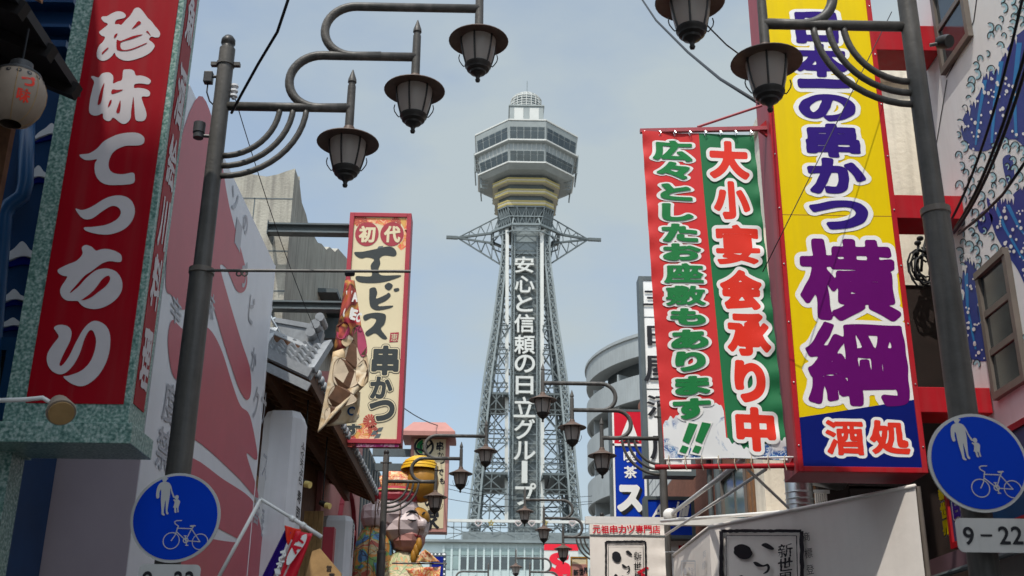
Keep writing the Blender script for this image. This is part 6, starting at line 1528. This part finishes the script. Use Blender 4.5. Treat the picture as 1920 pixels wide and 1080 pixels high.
mb = MB(); B1, B2 = P0 + Vector((0, 0, 0)), P2 + (P0 - P1); mb.add([P0, P1, P2, B2], [(0, 1, 2, 3)]); o = mb.build('roof_canvas', M_tent, t); md = o.modifiers.new('t', 'SOLIDIFY'); md.thickness = .01; md.offset = -1
mb = MB(); mb.tube([P1, P2], .016, 10); mb.tube([P0, P1], .016, 10); mb.build('roof_edge', M_tent, t, smooth=True)
mb = MB(); 
for u in (.72, 1.35): mb.tube([tentp.pt(u, -.02, -.03), tentp.pt(u, -1.5, -.03)], .018, 8)
for q in (P0, P1, P2): mb.tube([(q.x+.03, q.y+.03, 0), (q.x+.03, q.y+.03, TZ)], .02, 10)
mb.build('tent_pole', M_alu, t)
logo(tentp, lambda u, v: tentp.pt(u, v, .022), 1356, 996, 150, 118, M_black, t)
letters(tentp, [('商', 1509, 998, 1522, 1015), ('標', 1512, 1028, 1527, 1047), ('登', 1516, 1059, 1530, 1077)], .022, .0).build('lettering', M_black, t)
lg = logo(sidep, lambda u, v: sidep.pt(u, v, .024), 1282, 1052, 26, 60, M_muralgrey, t)
letters(sidep, [('商', 1322, 1032, 1328, 1046), ('標', 1321, 1052, 1328, 1068)], .022, .0).build('lettering', M_muralgrey, t)
# silver duct
t = thing('duct', 'silver ribbed exhaust duct standing behind the white tent', 'duct', (atY(1500, 940, 9.8).x, 9.8, 0)); dx = t.location.x; r_ = .118
za, zb2 = atY(1500, 985, 9.8).z - 1, atY(1500, 898, 9.8).z
MB().tube([(dx, 9.8, za-1.5), (dx, 9.8, zb2), (dx+.03, 9.83, zb2+.06), (dx+.10, 9.9, zb2+.10), (dx+.5, 10.3, zb2+.12)], [r_]*5, 24).build('pipe', M_galv, t, smooth=50); mb = MB()
for y in (900, 925, 937, 947): mb.lathe((dx, 9.8, atY(1500, y, 9.8).z), [(r_, -.008), (r_+.010, 0), (r_, .008)], 24)
mb.build('rib', M_galv, t, smooth=True)
mb = MB(); pcl = plXl(3.6)
o = MB().box(2.62, 2.97, 10.9, 11.3, 0, 6.5).build('cream_pillar', M_cwall); tag(o, 'pale yellow pillar between the silver duct and the brick building', 'pillar'); o.location.x += 0
# louvre
l, tt2 = plY(10.3).uv(1527, 925); r, b2 = plY(10.3).uv(1553, 950); mb = MB()
for k in range(6): mb.box(l + (r-l)*k/6, l + (r-l)*(k+.55)/6, 10.28, 10.30, b2-.3, tt2)
mb.box(l-.02, r+.02, 10.28, 10.31, tt2, tt2+.03); tag(mb.build('balustrade', M_whitepipe), 'small white slatted rail behind the tent beside the silver duct', 'rail')

# lower right: plum awning and blue sign on the wall
AX = 3.35; za_, zb3 = atX(1797, 1030, AX).z, atX(1790, 1072, AX).z
t = thing('plum_awning', 'dull plum coloured awning edge at the lower right corner', 'awning', (AX+.3, 6, zb3))
MB().box(AX, AX+.03, 3.2, 9.2, zb3, za_).build('fascia', M_eavep, t)
MB().prism([(AX+.03, 3.2, za_-.02), (AX+.03, 3.2, za_), (RX-.005, 3.2, za_+.18), (RX-.005, 3.2, za_+.16)], (0, 6.0, 0)).build('top', M_eavep, t)
mb = MB(); mb.tube([(AX-.01, 3.2, zb3), (AX-.01, 9.2, zb3)], .02, 8); mb.build('edge_tube', M_steel, t)
NX = 3.62; pnx = plXl(NX); ys_ = [pnx.uv(*q) for q in ((1768, 895), (1790, 1032))]
u0_, v1_ = pnx.uv(1772, 872); _, v0_ = pnx.uv(1792, 1030); yb_ = -u0_
t = thing('wall_sign', 'blue wall sign in a red frame with yellow lettering behind the right lamp pole', 'signboard', (NX, yb_-1, v0_)); fw = .045
mb = MB(); mb.box(NX-.04, NX+.2, yb_-2.4, yb_, v0_, v0_+fw); mb.box(NX-.04, NX+.2, yb_-2.4, yb_, v1_-fw, v1_); mb.box(NX-.04, NX+.2, yb_-fw, yb_, v0_+fw, v1_-fw); mb.box(NX-.04, NX+.2, yb_-2.4, yb_-2.4+fw, v0_+fw, v1_-fw); mb.build('frame', M_rframe, t)
MB().box(NX-.02, NX+.18, yb_-2.4+fw, yb_-fw, v0_+fw, v1_-fw).build('panel', M_bluepipe, t)
X4 = [('新', 1766, 912, 1782, 938), ('世', 1770, 940, 1785, 972), ('界', 1774, 974, 1788, 1004)]
letters(pnx, X4, .022, .07, .10).build('letter_rim', M_white, t); letters(pnx, X4, .026, .05, .05).build('letter_outline', M_black, t); letters(pnx, X4, .030, .06).build('lettering', M_yellow, t)
V4 = [('日', 1792, 935, 1806, 972), ('本', 1806, 948, 1822, 976)]
letters(pnx, V4, .022, .08, .10).build('letter_rim', M_white, t); letters(pnx, V4, .026, .08).build('purple_lettering', M_indigo, t)

# ================================================================== NOBORI ARM WITH SMALL BANNERS (lower left)
NYb = 6.3
t = thing('banner_pole', 'white jointed banner pole with two bright sweet-shop streamers at the lower left', 'banner', atY(430, 1078, NYb))
MB().tube([atY(395, 1110, NYb), atY(489, 936, NYb)], .010, 10).build('pole', M_whitepipe, t, smooth=True)
MB().tube([atY(489, 936, NYb), atY(548, 972, NYb)], .009, 10).build('arm', M_whitepipe, t, smooth=True)
mb = MB(); mb.tube([atY(543, 969, NYb), atY(603, 1007, NYb)], .0125, 10); mb.tube([atY(545, 971, NYb), atY(552, 975, NYb)], .017, 10); mb.tube([atY(565, 983, NYb), atY(572, 988, NYb)], .018, 10); mb.build('sleeve', M_whitepipe, t, smooth=True)
pnb = plY(NYb-.02)
def ribbon(pts, m_, nm, d, amp=.01):
    P4 = [pnb.uv(*q) for q in pts]; n = 12; vs = []
    for i in range(n+1):
        for j in range(n+1):
            s, q = i/n, j/n; a = [P4[0][k]*(1-s)+P4[1][k]*s for k in (0, 1)]; b = [P4[3][k]*(1-s)+P4[2][k]*s for k in (0, 1)]
            u, v = a[0]*(1-q)+b[0]*q, a[1]*(1-q)+b[1]*q; vs.append(pnb.pt(u, v, d + amp*math.sin(8*s+3*q)))
    o = MB().add(vs, [(i*(n+1)+j, i*(n+1)+j+1, (i+1)*(n+1)+j+1, (i+1)*(n+1)+j) for i in range(n) for j in range(n)]).build(nm, m_, t, smooth=True, recalc=False); md = o.modifiers.new('t', 'SOLIDIFY'); md.thickness = .003; return o
ribbon([(536, 990), (546, 998), (500, 1112), (478, 1112)], M_indigo, 'violet_streamer', .0)
ribbon([(534, 986), (566, 994), (560, 1020), (540, 1022)], M_orange, 'red_streamer', .012)
ribbon([(556, 996), (588, 1002), (545, 1112), (515, 1112)], M_redsign, 'red_streamer', .02)
ribbon([(546, 1012), (560, 1016), (528, 1112), (500, 1112)], M_pinkpaper, 'pale_streamer', .006)
mb = MB(); f = lambda u, v: pnb.pt(u, v, .036)
e = [(577, 1004), (566, 1008), (552, 1025), (542, 1042), (539, 1058), (545, 1060), (560, 1040), (574, 1020)]; mb.poly([f(*pnb.uv(*q)) for q in spline(e, 4)]); mb.build('white_oval', M_white, t)
mb = MB(); f2 = lambda u, v: pnb.pt(u, v, .040); q = pnb.uv(558, 1030); put(mb, 'A', f2, q[0]-.005, q[1], .05, .05, .06, rot=.9); put(mb, 'T', f2, q[0]+.02, q[1]+.04, .04, .04, .06, rot=.9); mb.build('red_lettering', M_redsign, t)
mb = MB(); q = pnb.uv(526, 1056)
for i, ch in enumerate('PURITO'): put(mb, ch, lambda u, v: pnb.pt(u, v, .034), pnb.uv(540-3.5*i, 1040+11*i)[0]-.02, pnb.uv(540-3.5*i, 1040+11*i)[1], .035, .028, .04, rot=-1.25)
mb.build('lettering', M_white, t)

# ================================================================== CABLES
wire('cable', [atY(545, -15, 6.6), atY(520, 60, 6.9), atY(484, 120, 7.2), atY(452, 178, 7.5), atY(434, 212, 7.7)], .011, 'thick dark blue cable dropping from the top of the photo to the left lamp pole')
wire('cable', [atY(441, 185, 7.9), atY(600, 640, 12.5)], .004, 'thin wire running from the left lamp pole down to the tiled roof', sag=.1)
wire('cable', [atY(1198, -10, 17), atY(1230, 38, 15.4), atY(1290, 98, 12.8), atY(1350, 148, 10.8), atY(1426, 195, 8.8)], .017, 'thick cable running down to the upper rod of the yellow sign')
wire('cable', [atY(1304, 22, 6.7), atY(1330, 52, 6.8), atY(1362, 84, 7.0), atY(1400, 112, 7.4), atY(1440, 140, 8.4)], .006, 'thin cable passing behind the nearest right lamp')
wire('cable', [atY(1672, 22, 8.3), atY(1470, 430, 8.0), atY(1430, 510, 8.2)], .004, 'thin wire slanting across the face of the yellow sign', sag=.0)
for k, (a, b, r_) in enumerate((((1921, -20), (1786, 408), .010), ((1938, 40), (1790, 430), .012), ((1934, 90), (1788, 436), .012))):
    A_, B_ = atY(*a, 5.6), atY(*b, 7.4); wire('cable', [A_, B_], r_, ('leftmost', 'middle', 'rightmost')[k] + ' of the three black cables falling across the blue and white mural', sag=.12, group='cables across the mural')
wire('cable', [atY(1925, 300, 5.8), atY(1880, 365, 6.4), atY(1840, 405, 6.9), atY(1798, 438, 7.5)], .010, 'curved black cable sweeping from the right edge to the middle red bracket')
t = thing('cable_coil', 'tangled coil of black cables with clamps behind the right lamp pole', 'cable coil', atY(1728, 520, 10.2)); mb = MB(); q = atY(1732, 500, 10.2)
for k in range(7):
    c_ = q + Vector((random.uniform(-.05, .05), random.uniform(-.03, .03), random.uniform(-.06, .06))); a0 = random.uniform(0, 6)
    mb.tube([c_ + Vector((.10*math.cos(a0+s*.6)*(1+.2*k/7), .02*math.sin(s), .16*math.sin(a0+s*.6))) for s in range(10)], .010, 6)
mb.tube([q + Vector((-.10, 0, -.1)), q + Vector((-.06, 0, .08)), q + Vector((-.02, 0, .25))], .014, 6); mb.tube([q + Vector((-.03, 0, -.05)), q + Vector((.0, 0, .12)), q + Vector((.06, 0, .3))], .014, 6); mb.build('cable_loop', M_cable, t, smooth=True)
mb = MB()
for dx_, dz_ in ((-.03, .25), (.03, .16), (-.07, -.1), (.0, .3), (-.06, .14)): mb.ellipsoid(q + Vector((dx_, 0, dz_)), .035, .035, .025, 10, 8)
mb.build('clamp', M_cable, t)
for k, (a, b) in enumerate((((838, 908), (1110, 930)), ((838, 916), (1110, 940)), ((838, 935), (1110, 944)))):
    wire('cable', [atY(*a, 55), atY(*b, 60)], .014, ('highest', 'middle', 'lowest')[k] + ' of three faint power lines crossing in front of the lattice tower', sag=.3, group='power lines before the tower')
wire('cable', [atY(757, 765, 26), atY(822, 798, 30)], .012, 'thin wire from the cream signboard to the little roofed sign', sag=.05)
t = thing('conduit_rod', 'slim silvery conduit slanting down from the mural top to the tiled roof', 'conduit', atY(482, 530, 13.5)); MB().tube([atY(480, 522, 13.4), atY(505, 590, 13.3), atY(534, 640, 13.2)], .02, 8).build('rod', M_galv, t, smooth=True)
mb = MB()
for s in (.15, .3, .5, .65, .85): q = atY(480+54*s, 522+118*s, 13.3); mb.ellipsoid(q, .03, .03, .03, 8, 6)
mb.build('clip', M_galv, t)
